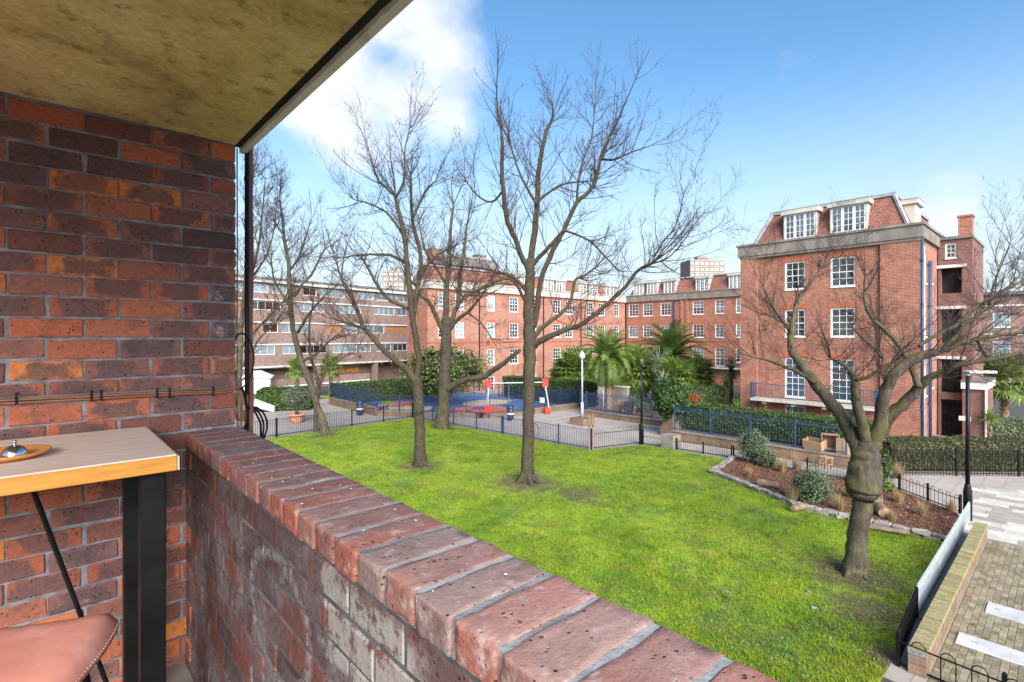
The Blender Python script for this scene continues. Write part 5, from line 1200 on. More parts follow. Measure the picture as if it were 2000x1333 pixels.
spiky('flax', 'bright green strap leaved plant right of the square hedge', 1438, 800, 29.5, 'green', 60, .6, 47, .05, 10)
spiky('cordyline', 'spiky cordyline at the right path beside the low hedge', 1933, 822, 27, 'green', 80, .7, 48, .06, 0)
# hedges
def hedge_px(label, pxl, pxr, py_bot, py_top, Y, depth, n, size, mat, **k):
    x0 = (pxl-1000)/1000*Y; x1 = (pxr-1000)/1000*Y; zt = CAMZ+(657-py_top)/1000*Y
    return hedge('hedge', label, x1-x0, depth, zt, (x0, Y, 0), k.pop('rz', 0), n, size, mat, **k)
hedge('hedge', 'tall clipped green hedge beside the playground', 10.0, 1.6, 1.95, tuple(W(35.6,31.0,0)), RZF, 9000, .07, 'hedge')
hedge_px('square clipped hedge with red shoots in the palm garden', 1327, 1418, 0, 756, 34.5, 1.6, 6000, .065, 'hedge', mats2=[(.9,1.4,.22,160,'hedge_red')])
hedge('hedge', 'long green hedge behind blue railings in front of the brick block', 9.5, 1.3, 1.35, tuple(W(15.0,26.4,.45)), RZF, 11000, .055, 'hedge')
hedge('hedge', 'dark hedge behind black railings at the right path', 13, 1.4, 1.28, (15.5,20.95,0), R(-1.5), 15000, .05, 'hedge_b', z0=.15)
hedge('hedge', 'low pale green clipped hedge at the far right', 6, 2.2, .95, (25.6,27.6,0), R(-3), 5000, .06, 'shrub')
hedge('hedge', 'long dark hedge along the back of the playground', 11, 1.6, 1.75, tuple(Gd(655,793)), R(38), 9000, .07, 'hedge')
hedge('hedge', 'rounded hedge beside the white shed', 4.0, 2.2, 1.7, tuple(Gd(488,808)+Vector((0,.6,0))), R(12), 9000, .075, 'hedge', rounding=.4)
# ivy pillar
ip = W(15.4,26.1,0); iv = thing('ivy_pillar', 'brick gate pier topped with a thick ball of ivy', 'pillar', (ip.x,ip.y,0), ANG)
MB().box(-.32,.32,-.32,.32,0,1.5).obj('pier', M['garden_brick'], iv); MB().box(-.42,.42,-.42,.42,0,.55).obj('pier_base', M['garden_brick'], iv)
Pt, N = blob_pts(4200, .95, .95, 1.15, 2.0, 5, .3); Pt[:,2] += 2.05; quads('ivy', leaves_at(Pt, N+np.array([0,0,.2]), .075, .7), M['ivy'], iv)
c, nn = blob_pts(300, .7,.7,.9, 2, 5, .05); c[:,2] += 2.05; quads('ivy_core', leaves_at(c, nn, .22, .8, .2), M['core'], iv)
# evergreen behind T3
ev = Gd(868, 806, 0)
t_ = shrub('evergreen_tree', 'broad leaved evergreen tree behind the thick trunked bare tree', tuple(P(868,806,41)*Vector((1,1,0))), 3.6, 3.0, 1.9, 6500, .13, 'laurel', 8, zc=2.9, stem=.16, cat='tree', lobes=4.2, fill=.95)
# shrubs of the mulch bed
s_ = Gd(1470, 905); shrub('shrub', 'tall grey green shrub at the back corner of the mulch bed', tuple(s_), .62, .62, .72, 3000, .038, 'shrub', 3, zc=.75)
s_ = Gd(1585, 985); shrub('shrub', 'rounded grey green shrub at the front of the mulch bed', tuple(s_), .68, .62, .58, 3600, .033, 'shrub', 4, zc=.62)
s_ = Gd(1500, 915); shrub('shrub', 'small leafy shrub right of the tall one in the mulch bed', tuple(s_), .42, .4, .42, 1200, .036, 'shrub', 5, zc=.42)
s_ = Gd(1712, 950); shrub('shrub', 'green shrub behind the swollen trunk', tuple(s_), .5, .5, .75, 2200, .036, 'hedge', 6, zc=.7)
s_ = Gd(1730, 962); shrub('shrub', 'low bright green plant right of the swollen trunk', tuple(s_), .3, .3, .22, 900, .032, 'fan', 9, zc=.22)
# potted olive
s_ = Gd(580, 826); po = thing('plant_pot', 'round terracotta pot on the paving holding an olive', 'pot', tuple(s_))
MB().lathe([(.30,0),(.36,.06),(.44,.3),(.48,.48),(.53,.49),(.53,.58),(.46,.585),(.44,.50),(.001,.48)], 28).obj('pot_body', M['terracotta'], po, True)
shrub('olive_tree', 'clipped round olive tree growing in the terracotta pot', (s_.x,s_.y,.48), .82, .82, .62, 3000, .05, 'olive', 7, zc=1.25, stem=.10, cat='tree')
# ornamental straw grasses
def tuft(label, loc, h, n, seed):
    rs = np.random.default_rng(seed); an = rs.uniform(0,6.28,n); r0 = rs.uniform(0,.09,n); ln = rs.uniform(.05,.45,n)*h; hh = h*rs.uniform(.5,1.05,n); w_ = .006
    V = np.empty((n,3,3)); c, s = np.cos(an), np.sin(an)
    V[:,0] = np.stack([c*r0-s*w_, s*r0+c*w_, 0*an],1); V[:,1] = np.stack([c*r0+s*w_, s*r0-c*w_, 0*an],1); V[:,2] = np.stack([c*(r0+ln), s*(r0+ln), hh],1)
    t_ = thing('ornamental_grass', label, 'grass', loc); quads('blades', V.reshape(-1,3), M['straw'], t_, n=3)
TU = [(1462,935,.55,'left of the front log pile'),(1528,925,.85,'behind the two near shrubs'),(1548,985,.7,'against the left side of the rounded shrub'),(1640,1000,.6,'right of the rounded shrub'),(1660,975,.6,'just left of the swollen trunk'),(1757,985,.5,'right of the cut logs'),(1800,1010,.55,'near the right corner of the mulch bed'),(1755,935,.7,'by the black railings at the back of the bed'),(1858,1002,.5,'beside the lamp post end of the bed'),(1742,1020,.4,'at the front edge right of the trunk'),(1556,922,.9,'tallest at the back of the bed')]
for k, (px,py,h,lab) in enumerate(TU): tuft('straw coloured ornamental grass tuft '+lab, tuple(Gd(px,py)), h, 260, 100+k)
# ------------------------------------------------------------------ fences
def fence(label, p, q, h, mat, posts=2.4, pick=.105, r=.008, bow=False, braces=True, rail=(.12,), post_h=1.06, single=False, name='railing_fence', pr=.028, cat='fence', ring=None, square=False, z=0):
    p = Vector(p); q = Vector(q); d = q-p; L = Vector((d.x,d.y,0)).length; f = thing(name, label, cat, (p.x,p.y,z), math.atan2(d.y,d.x))
    n = max(1, round(L/posts)); m = MB()
    for i in range(n+1):
        x = L*i/n; w_ = pr
        pm = MB().box(x-w_,x+w_,-w_,w_,-.05,h*post_h); pm.add([(x-w_,-w_,h*post_h),(x+w_,-w_,h*post_h),(x+w_,w_,h*post_h),(x-w_,w_,h*post_h),(x,0,h*post_h+w_*1.3)], [(0,1,4),(1,2,4),(2,3,4),(3,0,4)]); pm.obj('post', M[mat], f)
        if braces and 0 < i < n: MB().bar((x, -.02, h*.62), (x-.02, -.42, .0), .014, 6).obj('brace', M[mat], f)
    for zz in rail: MB().box(0, L, -.006, .006, zz*h-.018, zz*h+.018).obj('rail', M[mat], f)
    if not bow: MB().box(0, L, -.018, .018, h-.015, h).obj('rail', M[mat], f)
    else: MB().box(0, L, -.005, .005, h*.80-.012, h*.80+.012).obj('rail', M[mat], f)
    x = pick; k = 0; big = MB(); hoopm = None
    while x < L-.04:
        if bow:
            if k % 2 == 0 and x+pick < L:
                pts = [(0,0,.0),(0,0,h-pick/2)]+[(pick/2-pick/2*math.cos(t_),0,h-pick/2+pick/2*math.sin(t_)) for t_ in [math.pi*s/6 for s in range(1,6)]]+[(pick,0,h-pick/2),(pick,0,0)]
                if single:
                    if hoopm is None: hoopm = MB().tube(pts, r, 6).mesh('hoop', True); hoopm.materials.append(M[mat])
                    mk('hoop', hoopm, None, f, (x,0,0))
                else: big.tube([(a+x,b,c) for a,b,c in pts], r, 4, False)
        else:
            top = h+.06 if square else h
            if single:
                if hoopm is None:
                    hm = MB().box(-r,r,-r,r,.0,top); hm.add([(-r,-r,top),(r,-r,top),(r,r,top),(-r,r,top),(0,0,top+.03)], [(0,1,4),(1,2,4),(2,3,4),(3,0,4)]); hoopm = hm.mesh('picket'); hoopm.materials.append(M[mat])
                mk('picket', hoopm, None, f, (x,0,0))
            else: big.box(x-r,x+r,-r,r,.0,top)
        x += pick; k += 1
    if big.v: tag(big.obj('pickets', M[mat], f), kind='stuff')
    if ring:
        m = MB(); x, zz, rr = ring; m.tube([(x+rr*math.cos(t_), -.03, zz+rr*math.sin(t_)) for t_ in [2*math.pi*s/28 for s in range(29)]], .014, 6); m.bar((x,-.03,zz-rr),(x,-.03,zz+rr),.012); m.obj('hoop_ornament', M['black'], f)
    return f
fence('black bow topped railings at the left end of the lawn', W(29.0,-2), W(29.8,9.4), 1.0, 'black', 2.3, .11, .007)
fence('black railings running behind the leaning mossy tree', W(29.8,9.45), W(30.5,18.5), 1.0, 'black', 2.2, .11, .007, braces=False)
fence('navy posted railings along the lawn in front of the playground', W(30.45,18.55), W(22.0,19.2), 1.0, 'navy', 2.1, .11, .007)
fence('navy gate section of railings with a round hoop right of the tallest trunk', W(21.9,19.21), W(16.0,19.75), 1.0, 'navy', 2.0, .11, .007, ring=(2.3,.55,.36))
fence('bow topped railings curving up to the black lamp post', W(15.95,19.8), W(15.1,22.6), 1.0, 'black', 2.9, .12, .007, bow=True)
fence('low black railings between the lamp post and the concrete block', W(15.0,22.75), W(13.9,22.85), .55, 'black', 1.2, .11, .007, bow=True, braces=False)
fence('low black railings from the concrete block to the mulch bed', W(13.2,22.95), W(10.6,23.2), .55, 'black', 1.4, .11, .007, bow=True, braces=False)
fence('low black railings along the back of the mulch bed', W(10.5,23.2), Gd(1757,958), .55, 'black', 1.6, .11, .007, bow=True, braces=False)
fence('low black bow topped railings at the right edge of the mulch bed', Gd(1757,958), Gd(1876,1004), .56, 'black', 1.2, .15, .008, bow=True, braces=False, single=True)
fence('white painted picket railing beside the mossy low wall', W(2.13,12.86), W(2.16,20.5), .56, 'galv', 2.5, .10, .010, braces=False, single=True, square=True, rail=(.1,.9))
fence('short black picket railing at the near end of the white one', W(2.03,10.72), W(2.13,12.82), .56, 'black', 2.1, .125, .009, braces=False, single=True, square=True, rail=(.1,.6))
fence('low black bow topped railing in the bottom right corner', W(2.03,10.70), W(-.6,10.45), .53, 'black', 1.65, .19, .009, bow=True, braces=False, single=True)
fence('black railings in front of the dark hedge', (15.4,20.62,0), (27.5,20.2,0), 1.02, 'black', 2.6, .12, .008, rail=(.1,.9))
fence('tall blue railings on the wall before the long hedge', W(14.6,25.15), W(6.6,25.3), 1.25, 'blue', 2.2, .14, .0055, braces=False, square=True, rail=(.1,.9), z=.5)
fence('blue railings on the planter wall below the date palms', W(23.2,28.15), W(16.2,28.3), 1.25, 'blue', 1.75, .11, .007, braces=False, square=True, rail=(.1,.9), z=.38)
fence('short blue railings at the right end of the tall playground hedge', W(26.3,31.0), W(23.3,28.2), 1.35, 'blue', 1.5, .09, .012, braces=False, square=True, rail=(.1,.9))
# playground
PG = [(41,17.2),(33.0,17.2),(27.0,22.4),(26.2,25.2),(26.2,30.6),(41,30.6)]
struct('playground_surface', MB().prism([W(a,b).to_tuple()[:2] for a,b in PG], -.01, .012), M['playblue'])
def patch(name, ca, cb, ra, rb_, z, mat, seed):
    rs = random.Random(seed); pts = [W(ca+ra*math.cos(t_)*rs.uniform(.85,1.1), cb+rb_*math.sin(t_)*rs.uniform(.85,1.1)).to_tuple()[:2] for t_ in [k*2*math.pi/26 for k in range(26)]]
    struct(name, MB().prism(pts, .004, z), M[mat])
patch('orange_play_surface', 30.2, 24.6, 2.4, 2.6, .017, 'playred', 1); patch('buff_play_surface', 34.5, 20.5, 2.0, 2.0, .0175, 'playsand', 2); patch('orange_play_surface', 37.5, 21.5, 1.6, 2.0, .0185, 'playred', 3); patch('buff_play_surface', 33.5, 27.5, 1.6, 2.4, .019, 'playsand', 4)
for k, (lab) in enumerate(('left','slanting front','short front','right')):
    p, q = W(*PG[k]), W(*PG[k+1]); d = q-p
    wl = thing('playground_wall', 'low brick wall on the %s side of the playground' % lab, 'wall', p, math.atan2(d.y,d.x))
    hh = (.55,.24,.2,.35)[k]; MB().box(0, d.length-.02, -.12, .12, -.05, hh).obj('wall', M['garden_brick'], wl); MB().box(0, d.length-.02, -.14, .14, hh+.001, hh+.06).obj('coping', M['concrete'], wl)
    fence('navy playground railings on the %s side' % lab, p, q, 1.15, 'navy', 1.6, .11, .008, braces=False, z=hh+.06)
fence('navy railings along the far side of the playground', W(41,17.2), W(41,30.6), 1.4, 'navy', 2.2, .10, .014, braces=False)
fence('navy railings in front of the tall playground hedge', W(41,30.6), W(26.3,30.6), 1.2, 'navy', 1.8, .11, .008, braces=False)
sg = thing('play_sign', 'small white sign on the playground railings', 'sign', P(1059,782,37), RZF)
MB().box(-.24,.24,-.02,.0,-.19,.19).obj('sign_board', M['white'], sg, bevel=.005)
for k in range(3): MB().box(-.17,.17-.05*k,-.024,-.0205,.10-.08*k,.115-.08*k).obj('print_line', M['cablegrey'], sg)
# swing
s0 = Gd(958, 815); sw_ = thing('swing_frame', 'red and grey playground swing frame with two seats', 'swing', (s0.x-.2, s0.y+1.2, .02), R(12))
for x, n in ((0,1),(4.2,2)):
    for y in (-.75,.75): MB().bar((x+(-.15 if x==0 else .15), y, 0),(x,0,2.15),.05,8).obj('leg', M['galv'], sw_)
    MB().box(x-.22,x+.22,-.12,.12,1.85,2.45).obj('corner_bracket', M['red'], sw_, bevel=.03)
    for y in (-.72,.72): MB().box(x-.2,x+.2,y-.12,y+.12,.02,.45).obj('foot_guard', M['red'], sw_, bevel=.03)
MB().bar((0,0,2.2),(4.2,0,2.2),.045,10).obj('top_bar', M['galv'], sw_)
for x in (1.3,2.8):
    for dx in (-.2,.2): MB().bar((x+dx,0,2.18),(x+dx,0,.55),.012,5).obj('chain', M['lead'], sw_)
    MB().box(x-.25,x+.25,-.1,.1,.50,.55).obj('swing_seat', M['black'], sw_, bevel=.015)
sp0 = Gd(955, 822); spr = thing('spring_rider', 'red spring rider with blue handle in the playground', 'spring rider', (sp0.x-.55, sp0.y+.9, .02), R(-20))
m = MB(); m.tube([(.10*math.cos(t_*1.6), .10*math.sin(t_*1.6), .02+t_*.016) for t_ in range(24)], .018, 6); m.obj('spring', M['black'], spr)
MB().prism([(-.55,-.02),(-.45,-.12),(.4,-.12),(.58,-.02),(.58,.02),(.4,.12),(-.45,.12),(-.55,.02)], .40, .52).obj('body', M['red'], spr, bevel=.03)
m = MB(); m.M = Matrix.Rotation(R(90),4,'X'); m.prism([(.25,.5),(.55,.5),(.6,.8),(.45,1.0),(.3,.85)], -.03, .03); m.obj('head_panel', M['red'], spr, bevel=.01); MB().bar((.32,-.2,.85),(.32,.2,.85),.018).obj('handle', M['blue'], spr)
for k, (px,py,lab,mt,s) in enumerate(((935,812,'blue play table left of the swing','playblue',.55),(728,800,'blue play bench at the left end of the playground','playblue',.6))):
    g0 = Gd(px,py+6); tb = thing('play_table', lab, 'table', (g0.x,g0.y+1.0,.02), R(30)); MB().lathe([(s*.9,.50),(s,.52),(s,.57),(s*.9,.58)],20).obj('top', M[mt], tb); MB().lathe([(.12,0),(.08,.05),(.08,.5)],12).obj('pedestal', M['navy'], tb)
    for q in range(3): an = q*2.1; MB().lathe([(.16,.30),(.17,.33),(.16,.35)],12,(math.cos(an)*.85,math.sin(an)*.85,0)).obj('seat', M[mt], tb); MB().bar((math.cos(an)*.85,math.sin(an)*.85,0),(math.cos(an)*.85,math.sin(an)*.85,.3),.04).obj('seat_post', M['navy'], tb)
def bin_(label, px, py):
    g0 = Gd(px,py); b_ = thing('litter_bin', label, 'bin', (g0.x,g0.y,0), RZF); MB().lathe([(.20,.10),(.22,.12),(.23,.80),(.21,.82)],16).obj('body', M['navy'], b_, True); MB().lathe([(.25,.80),(.26,.86),(.24,.90),(.20,1.02),(.05,1.06),(.001,1.06)],16).obj('hood', M['navy'], b_, True)
    MB().lathe([(.235,.42),(.237,.44),(.237,.50),(.235,.52)],16).obj('band', M['fascia'], b_); MB().bar((0,0,0),(0,0,.12),.06,10).obj('pedestal', M['black'], b_)
bin_('navy litter bin standing outside the playground by the tallest trunk', 997, 822)
bin_('navy litter bin by the left corner of the playground', 703, 812)
# ------------------------------------------------------------------ lamp posts
g0 = Gd(1137, 829); lp = thing('lamp_post', 'white lamp post on a brick plinth in the paved square', 'lamp', (g0.x,g0.y,0), ANG)
MB().box(-.55,.55,-.55,.55,0,.42).obj('plinth', M['garden_brick'], lp); MB().tube([(0,0,.42),(0,0,1.4)],.09,12).obj('base', M['galv'], lp,True); MB().tube([(0,0,1.4),(0,0,4.2)],[.06,.05],12).obj('shaft', M['galv'], lp,True)
MB().lathe([(.05,4.15),(.15,4.2),(.19,4.35),(.17,4.45),(.06,4.62),(.001,4.68)],16).obj('lantern', M['fascia'], lp,True)
g1 = P(1178,701,37); l2_ = thing('lamp_post', 'second white lamp with globe head beside the date palm', 'lamp', (g1.x,g1.y,0))
MB().tube([(0,0,0),(0,0,4.0)],[.06,.045],10).obj('shaft', M['galv'], l2_,True); MB().lathe([(.05,3.95),(.16,4.02),(.22,4.12),(.18,4.24),(.05,4.30),(.001,4.30)],16).obj('lantern', M['concrete_l'], l2_,True)
def lamp(label, g, h, head):
    l_ = thing('lamp_post', label, 'lamp', (g.x,g.y,g.z)); MB().lathe([(.11,0),(.11,.9),(.085,1.0),(.085,1.05),(.06,1.12)],14).obj('base', M['black'], l_,True); MB().tube([(0,0,1.1),(0,0,h)],[.058,.050],14).obj('shaft', M['black'], l_,True)
    if head == 'cap': MB().lathe([(.052,h-.02),(.10,h+.02),(.10,h+.16),(.12,h+.17),(.08,h+.24),(.001,h+.26)],16).obj('lantern', M['slate'], l_,True)
    else:
        MB().box(-.06,.80,-.13,.13,h+.02,h+.10).obj('lantern', M['fascia'], l_, bevel=.02); MB().lathe([(.052,h-.05),(.07,h-.04),(.07,h+.019)],12).obj('spigot', M['lead'], l_)
    return l_
lamp('black lamp post at the bow topped railings beside the lawn', Gd(1253,868), 4.15, 'cap')
lamp('black lamp post with flat white head beside the pale paving on the right', Gd(1890,1017), 4.45, 'flat')
# stakes by the young tree
for px, lab in ((1151,'left'),(1158,'right')):
    g0 = Gd(px, 880); t_ = thing('tree_stake', '%s timber stake of the pair by the railings' % lab, 'stake', (g0.x,g0.y,.02)); MB().box(-.035,.035,-.035,.035,-.05,1.75).obj('stake', M['stake'], t_, bevel=.006); MB().box(-.045,.045,-.04,.04,1.15,1.2).obj('tie', M['black'], t_)
# walls by the path
def gwall(label, p, q, h, t_, mat='garden_brick', cop='concrete'):
    d = q-p; o = thing('garden_wall', label, 'wall', p, math.atan2(d.y,d.x)); MB().box(0,d.length,0,t_,-.05,h).obj('wall', M[mat], o); MB().box(-.02,d.length+.02,-.04,t_+.04,h+.001,h+.07).obj('coping', M[cop], o); return o
gwall('low brick retaining wall under the tall blue railings', W(14.7,25.0), W(6.4,25.15), .45, .3)
gwall('low mossy planter wall below the date palms', W(23.4,28.0), W(16.0,28.15), .35, .3)
struct('planting_soil', MB().prism([W(*q).to_tuple()[:2] for q in ((14.8,25.4),(6.2,25.5),(6.2,32.4),(14.8,32.4))], 0, .40), M['soil'])
struct('planting_soil', MB().prism([W(*q).to_tuple()[:2] for q in ((23.4,28.4),(15.9,28.5),(15.9,40),(24.5,40))], 0, .30), M['soil'])
struct('garden_grass', MB().prism([W(*q).to_tuple()[:2] for q in ((24,40),(15,40),(15,46),(24,46))], 0, .32), M['lawn'])
struct('garden_grass', MB().prism([(-13.2,43),(-9.5,41.5),(-12,48),(-19,48)], .0, .03), M['lawn'])
gw = thing('garden_wall', 'pale rendered wall stub behind the date palm trunk', 'wall', P(1200,805,37.5)*Vector((1,1,0)), RZF); MB().box(-.6,1.1,0,.3,0,1.9).obj('wall', M['concrete'], gw); MB().box(-.65,1.15,-.05,.35,1.9,1.98).obj('coping', M['concrete_l'], gw)
g0 = Gd(1313.5, 878); cb_ = thing('concrete_block', 'square buff concrete block at the lawn edge railings', 'block', (g0.x,g0.y+.3,0), ANG); MB().box(-.36,.36,-.36,.36,-.03,.68).obj('block', M['concrete'], cb_, bevel=.02)
# shrubs inside planting and flowering grasses
for k,(px,py,Y,mt,lab,r) in enumerate(((1222,800,35,'straw','tan grassy clump behind the blue railings',.7),(1250,795,36,'shrub','grey leafy clump behind the lamp post',.6),(1215,782,38,'olive','pale bush beside the rendered wall stub',.6))):
    g0 = P(px,py,Y); shrub('shrub', lab, (g0.x,g0.y,.28), r, r, r*.7, 1200, .06, mt, 60+k)
# ------------------------------------------------------------------ mulch bed
BED = [(2.45,18.06),(6.03,18.1),(8.1,19.15),(9.95,20.1),(10.45,22.95)]
bedp = [W(*q) for q in BED]+[W(10.45,23.1), Gd(1757,958)-Vector((.1,0,0)), Gd(1874,1004)-Vector((.1,0,0)), W(2.3,20.4)]
struct('mulch_bed', MB().prism([(p.x,p.y) for p in bedp], -.02, .05), M['soil'])
bx = np.array([p.x for p in bedp]); by = np.array([p.y for p in bedp]); n = 26000
q = np.stack([rng.uniform(bx.min(),bx.max(),n), rng.uniform(by.min(),by.max(),n)],1); k = edge_dist(q[:,0], q[:,1], list(zip(bx,by))) > .03; q = q[k]
Pt = np.column_stack([q, rng.uniform(.05,.085,len(q))]); tag(quads('leaf_litter', leaves_at(Pt, np.tile([0,0,1.],(len(Pt),1)), .032, .55, .45), M['litter']), 'red brown leaf litter covering the mulch bed', 'leaf litter', kind='stuff')
ed = thing('stone_edging', 'rough stone edging round the mulch bed beside the lawn', 'edging', W(*BED[0]))
def rock(l, w_, h, seed, mat='stone'):
    bm = bmesh.new(); bmesh.ops.create_cube(bm, size=1); bmesh.ops.subdivide_edges(bm, edges=bm.edges[:], cuts=2, use_grid_fill=True); bmesh.ops.scale(bm, vec=(l,w_,h), verts=bm.verts)
    for v in bm.verts:
        c = v.co.copy(); v.co = c*(1-.05*sum(abs(c[i])/d > .45 for i, d in enumerate((l,w_,h))))+Vector([mnoise.noise(c*6+Vector((seed*7+i*13,0,0)))*.03 for i in range(3)])
    me = bpy.data.meshes.new('stone'); bm.to_mesh(me); bm.free(); me.materials.append(M[mat]); return me
SM = [rock(.44,.24,.10,k) for k in range(6)]; w0 = W(*BED[0])
for i in range(len(BED)-1):
    p, q_ = W(*BED[i]), W(*BED[i+1]); d = q_-p; L = d.length; nn = max(1, round(L/.45))
    for lay in range(2):
        for j in range(nn+lay):
            f = (j+.5-.5*lay)/nn
            if not 0 <= f <= 1: continue
            o = mk('stone', random.choice(SM), None, ed, p+d*f-w0+Vector((0,0,.05+lay*.085))); o.rotation_euler = (random.uniform(-.06,.06), random.uniform(-.06,.06), math.atan2(d.y,d.x)+random.uniform(-.08,.08)+(math.pi if random.random()<.5 else 0)); s_ = random.uniform(.85,1.12); o.scale = (L/nn/.445, s_, s_*.95)
def log(label, px, py, L, r, rz, tilt=0):
    g0 = Gd(px,py); o = thing('log', label, 'log', (g0.x,g0.y,.05), rz); m = MB(); m.tube([(-L/2,0,r),(-L/6,.02,r*1.03),(L/5,-.01,r),(L/2,0,r+tilt)], [r,r*1.05,r*.97,r*.95], 12); m.obj('bark', M['log'], o)
    for x, zz in ((-L/2,r),(L/2,r+tilt)): MB().tube([(x-.006,0,zz),(x+.006,0,zz)], r*.82, 12).obj('cut_face', M['wood_furn'], o)
log('thick cut log right of the swollen trunk', 1722, 1010, .55, .17, R(70)); log('cut log leaning behind the thick one', 1705, 990, .5, .15, R(-30), .1)
log('half buried log in front of the tall shrub', 1500, 955, .7, .13, R(-35)); log('dark log at the foot of the rounded shrub', 1560, 1000, .6, .10, R(25)); log('thin mossy log behind the front edging', 1728, 1042, 1.1, .07, R(-32))
for k,(px,py,s,lab) in enumerate(((1640,1013,.9,'pale stone left of the trunk in the mulch'),(1520,968,.6,'grey stone by the half buried log'),(1590,1190,.35,'small pale stone on the grass left of the trunk'),(1580,1158,.3,'tiny pale stone on the lawn'))):
    g0 = Gd(px,py) if k < 2 else lawn_pt(px,py); o = mk('stone', rock(.34,.22,.14,k+20,'stone'), None, None, (g0.x,g0.y,g0.z+.06*s)); o.scale = (s,s,s); o.rotation_euler.z = k*1.3; tag(o, lab, 'stone')
# dumped furniture on the path by the wall
g0 = Gd(1622, 905); cbn = thing('wooden_cabinet', 'dumped open wooden cabinet standing against the low wall', 'cabinet', (g0.x,g0.y,0), RZF+R(20))
for x in (-.34,.31): MB().box(x,x+.03,0,.4,0,1.25).obj('side_panel', M['wood_furn'], cbn)
for zz in (0.0,.6,1.22): MB().box(-.309,.309,0,.4,zz,zz+.03).obj('shelf', M['wood_furn'], cbn)
MB().box(-.309,.309,.36,.38,.031,1.219).obj('back_panel', M['timber_brown'], cbn)
g0 = Gd(1592, 902); dr = thing('drawer_box', 'dumped pale wooden drawer tilted beside the cabinet', 'drawer', (g0.x,g0.y,.62), RZF+R(-10)); dr.rotation_euler.x = R(12)
MB().box(-.4,.4,-.25,-.23,0,.38).obj('front_panel', M['wood_furn'], dr); MB().box(-.4,.4,.23,.25,0,.38).obj('back_panel', M['wood_furn'], dr)
for x in (-.4,.38): MB().box(x,x+.02,-.229,.229,0,.38).obj('side_panel', M['wood_furn'], dr)
MB().box(-.379,.379,-.229,.229,.02,.03).obj('bottom_panel', M['timber_brown'], dr)
crate0 = thing('storage_box', 'brown cardboard coloured box under the tilted drawer', 'box', (g0.x,g0.y,0), RZF); MB().box(-.36,.36,-.26,.26,0,.60).obj('box_body', M['log'], crate0, bevel=.01)
g0 = Gd(1612, 915); ch_ = thing('wooden_stool', 'small pine stool lying in front of the cabinet', 'stool', (g0.x,g0.y,0), R(15))
for x in (-.16,.16):
    for y in (-.16,.16): MB().box(x-.02,x+.02,y-.02,y+.02,0,.46).obj('leg', M['wood_furn'], ch_)
MB().box(-.21,.21,-.21,.21,.46,.50).obj('seat', M['wood_furn'], ch_, bevel=.008)
for y in (-.16,.16): MB().box(-.139,.139,y-.012,y+.012,.16,.20).obj('stretcher', M['wood_furn'], ch_)
g0 = Gd(1648, 912); bd = thing('wooden_board', 'tan chipboard panel propped right of the dumped cabinet', 'board', (g0.x,g0.y,0), RZF+R(8)); o = MB().box(-.3,.3,0,.03,0,1.2).obj('panel', M['wood_furn'], bd); o.rotation_euler.x = R(-9)
# ------------------------------------------------------------------ paving on the right: mossy wall, pavers, pale slabs
lw = abthing('low_wall', 'low mossy brick wall with brick on edge coping beside the white railing', 'wall', 1.63, 10.62, 0)
MB().box(0, 8.6, .01, .25, -.05, .33).obj('wall', M['garden_brick'], lw)
cmh = brick_meshes('coping_brick', .066, .265, .085, M['moss_brick'], 5, bev=.005); x = .035; i = 0
while x < 8.6:
    o = mk('coping_brick', cmh[i%5], None, lw, (x,.13,.376+random.uniform(-.003,.003))); o.rotation_euler = (random.uniform(-.01,.01),0,random.uniform(-.02,.02)); x += .0765; i += 1
MB().box(0,8.58,.006,.254,.331,.40).obj('mortar', M['mortar'], lw)
pv = struct('block_paving', MB().box(10.1,19.25,-4,1.62,-.02,.004), M['garden_brick'], rz=ANG)
pvm = brick_meshes('paver', .200, .098, .05, M['paver'], 5, jit=.001, bev=.004); near = []
jj = 0; y = 1.56
while y > -1.2:
    x = 10.15+(.105 if jj % 2 else 0)
    while x < 19.1:
        wp = W(y,x,.0); px = 1000+wp.x/wp.y*1000
        near.append((px < 2060, wp.length, x, y)); x += .21
    y -= .107; jj += 1
vis = sorted([t_ for t_ in near if t_[0]], key=lambda t_: t_[1])[:300]; visk = {(t_[2],t_[3]) for t_ in vis}; rest = MB()
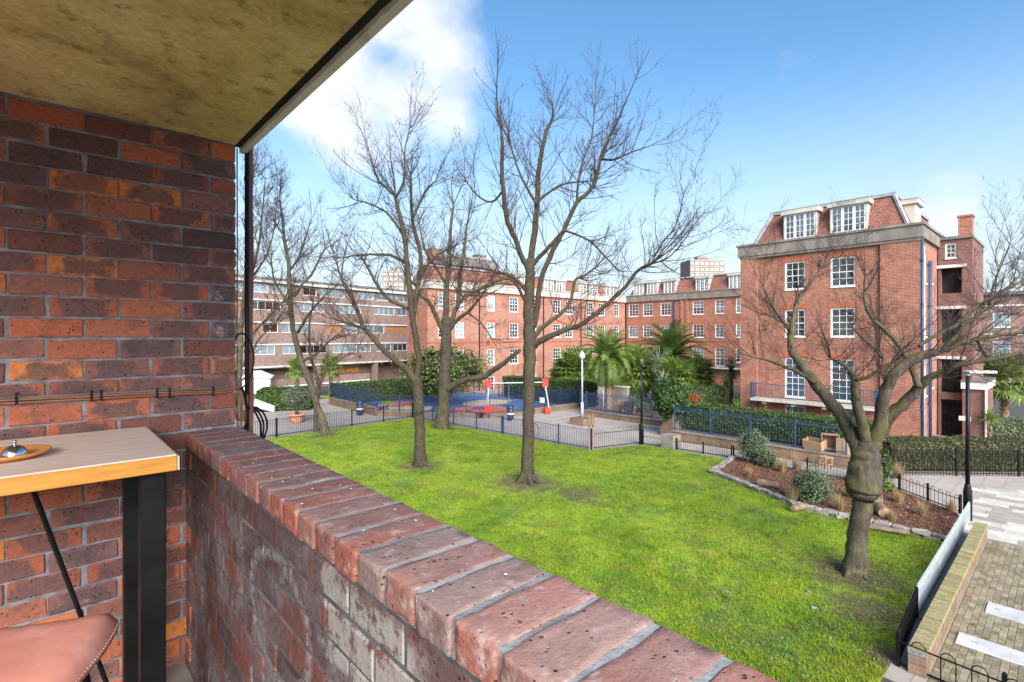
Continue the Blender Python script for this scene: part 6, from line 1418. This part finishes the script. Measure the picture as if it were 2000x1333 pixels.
for _, _, x, y in near:
    z = .008+random.uniform(-.003,.003)-.022
    if (x,y) in visk: o = mk('paver', random.choice(pvm), None, pv, (x,y,z)); o.rotation_euler = (random.uniform(-.012,.012),random.uniform(-.008,.008),random.uniform(-.012,.012))
    else: rest.box(x-.1,x+.1,y-.049,y+.049,z-.025,z+.025)
M['paver_rest'] = noisy('buff_block_pavers_far', (.17,.135,.085), (.26,.21,.14), 2.5, .9, .3, .005, c3=(.13,.13,.05), s3=1.2, island=.25)
tag(rest.obj('paver_field', M['paver_rest'], pv), kind='stuff')
for k,(px,py,lx,ly,lab) in enumerate(((1990,1206,.6,.95,'pale square concrete cover in the block paving, farther one'),(1968,1280,.5,1.35,'large pale concrete cover in the block paving, nearer one'))):
    g0 = Gd(px,py); a,b = AB(g0); o = abthing('concrete_cover', lab, 'cover', a, b, .01); MB().box(-lx/2,lx/2,-ly/2,ly/2,-.01,.022).obj('cover_slab', M['cover'], o, bevel=.006)
    for s in (-1,1): MB().box(-.03,.03,s*ly*.32-.05,s*ly*.32+.05,.0222,.0245).obj('lift_slot', M['lead'], o)
sl = struct('slab_paving', MB().box(19.26,26.6,-4,2.5,-.02,.004), M['plaza'], rz=ANG)
SA = MB().box(-.29,.29,-.205,.205,-.03,.012).mesh('slab', bevel=.004); SA.materials.append(M['slab_pale']); SB = SA.copy(); SB.materials.clear(); SB.materials.append(M['slab_tan'])
rs = random.Random(5); r_ = 0; x = 19.5
# slabs run with their long side along a
SAm = MB().box(-.21,.21,-.44,.44,-.03,.012).mesh('slab', bevel=.004); SAm.materials.append(M['slab_pale']); SBm = SAm.copy(); SBm.materials.clear(); SBm.materials.append(M['slab_tan'])
while x < 26.2:
    y = 1.85+(.45 if r_ % 2 else 0)-(.35 if r_ % 3 == 0 else 0)-.01*(x-19.5)
    while y > -2.5:
        o = mk('slab', SAm if rs.random() < .68 else SBm, None, sl, (x,y,rs.uniform(-.002,.002))); o.rotation_euler.z = rs.uniform(-.004,.004); y -= .89
    x += .43; r_ += 1
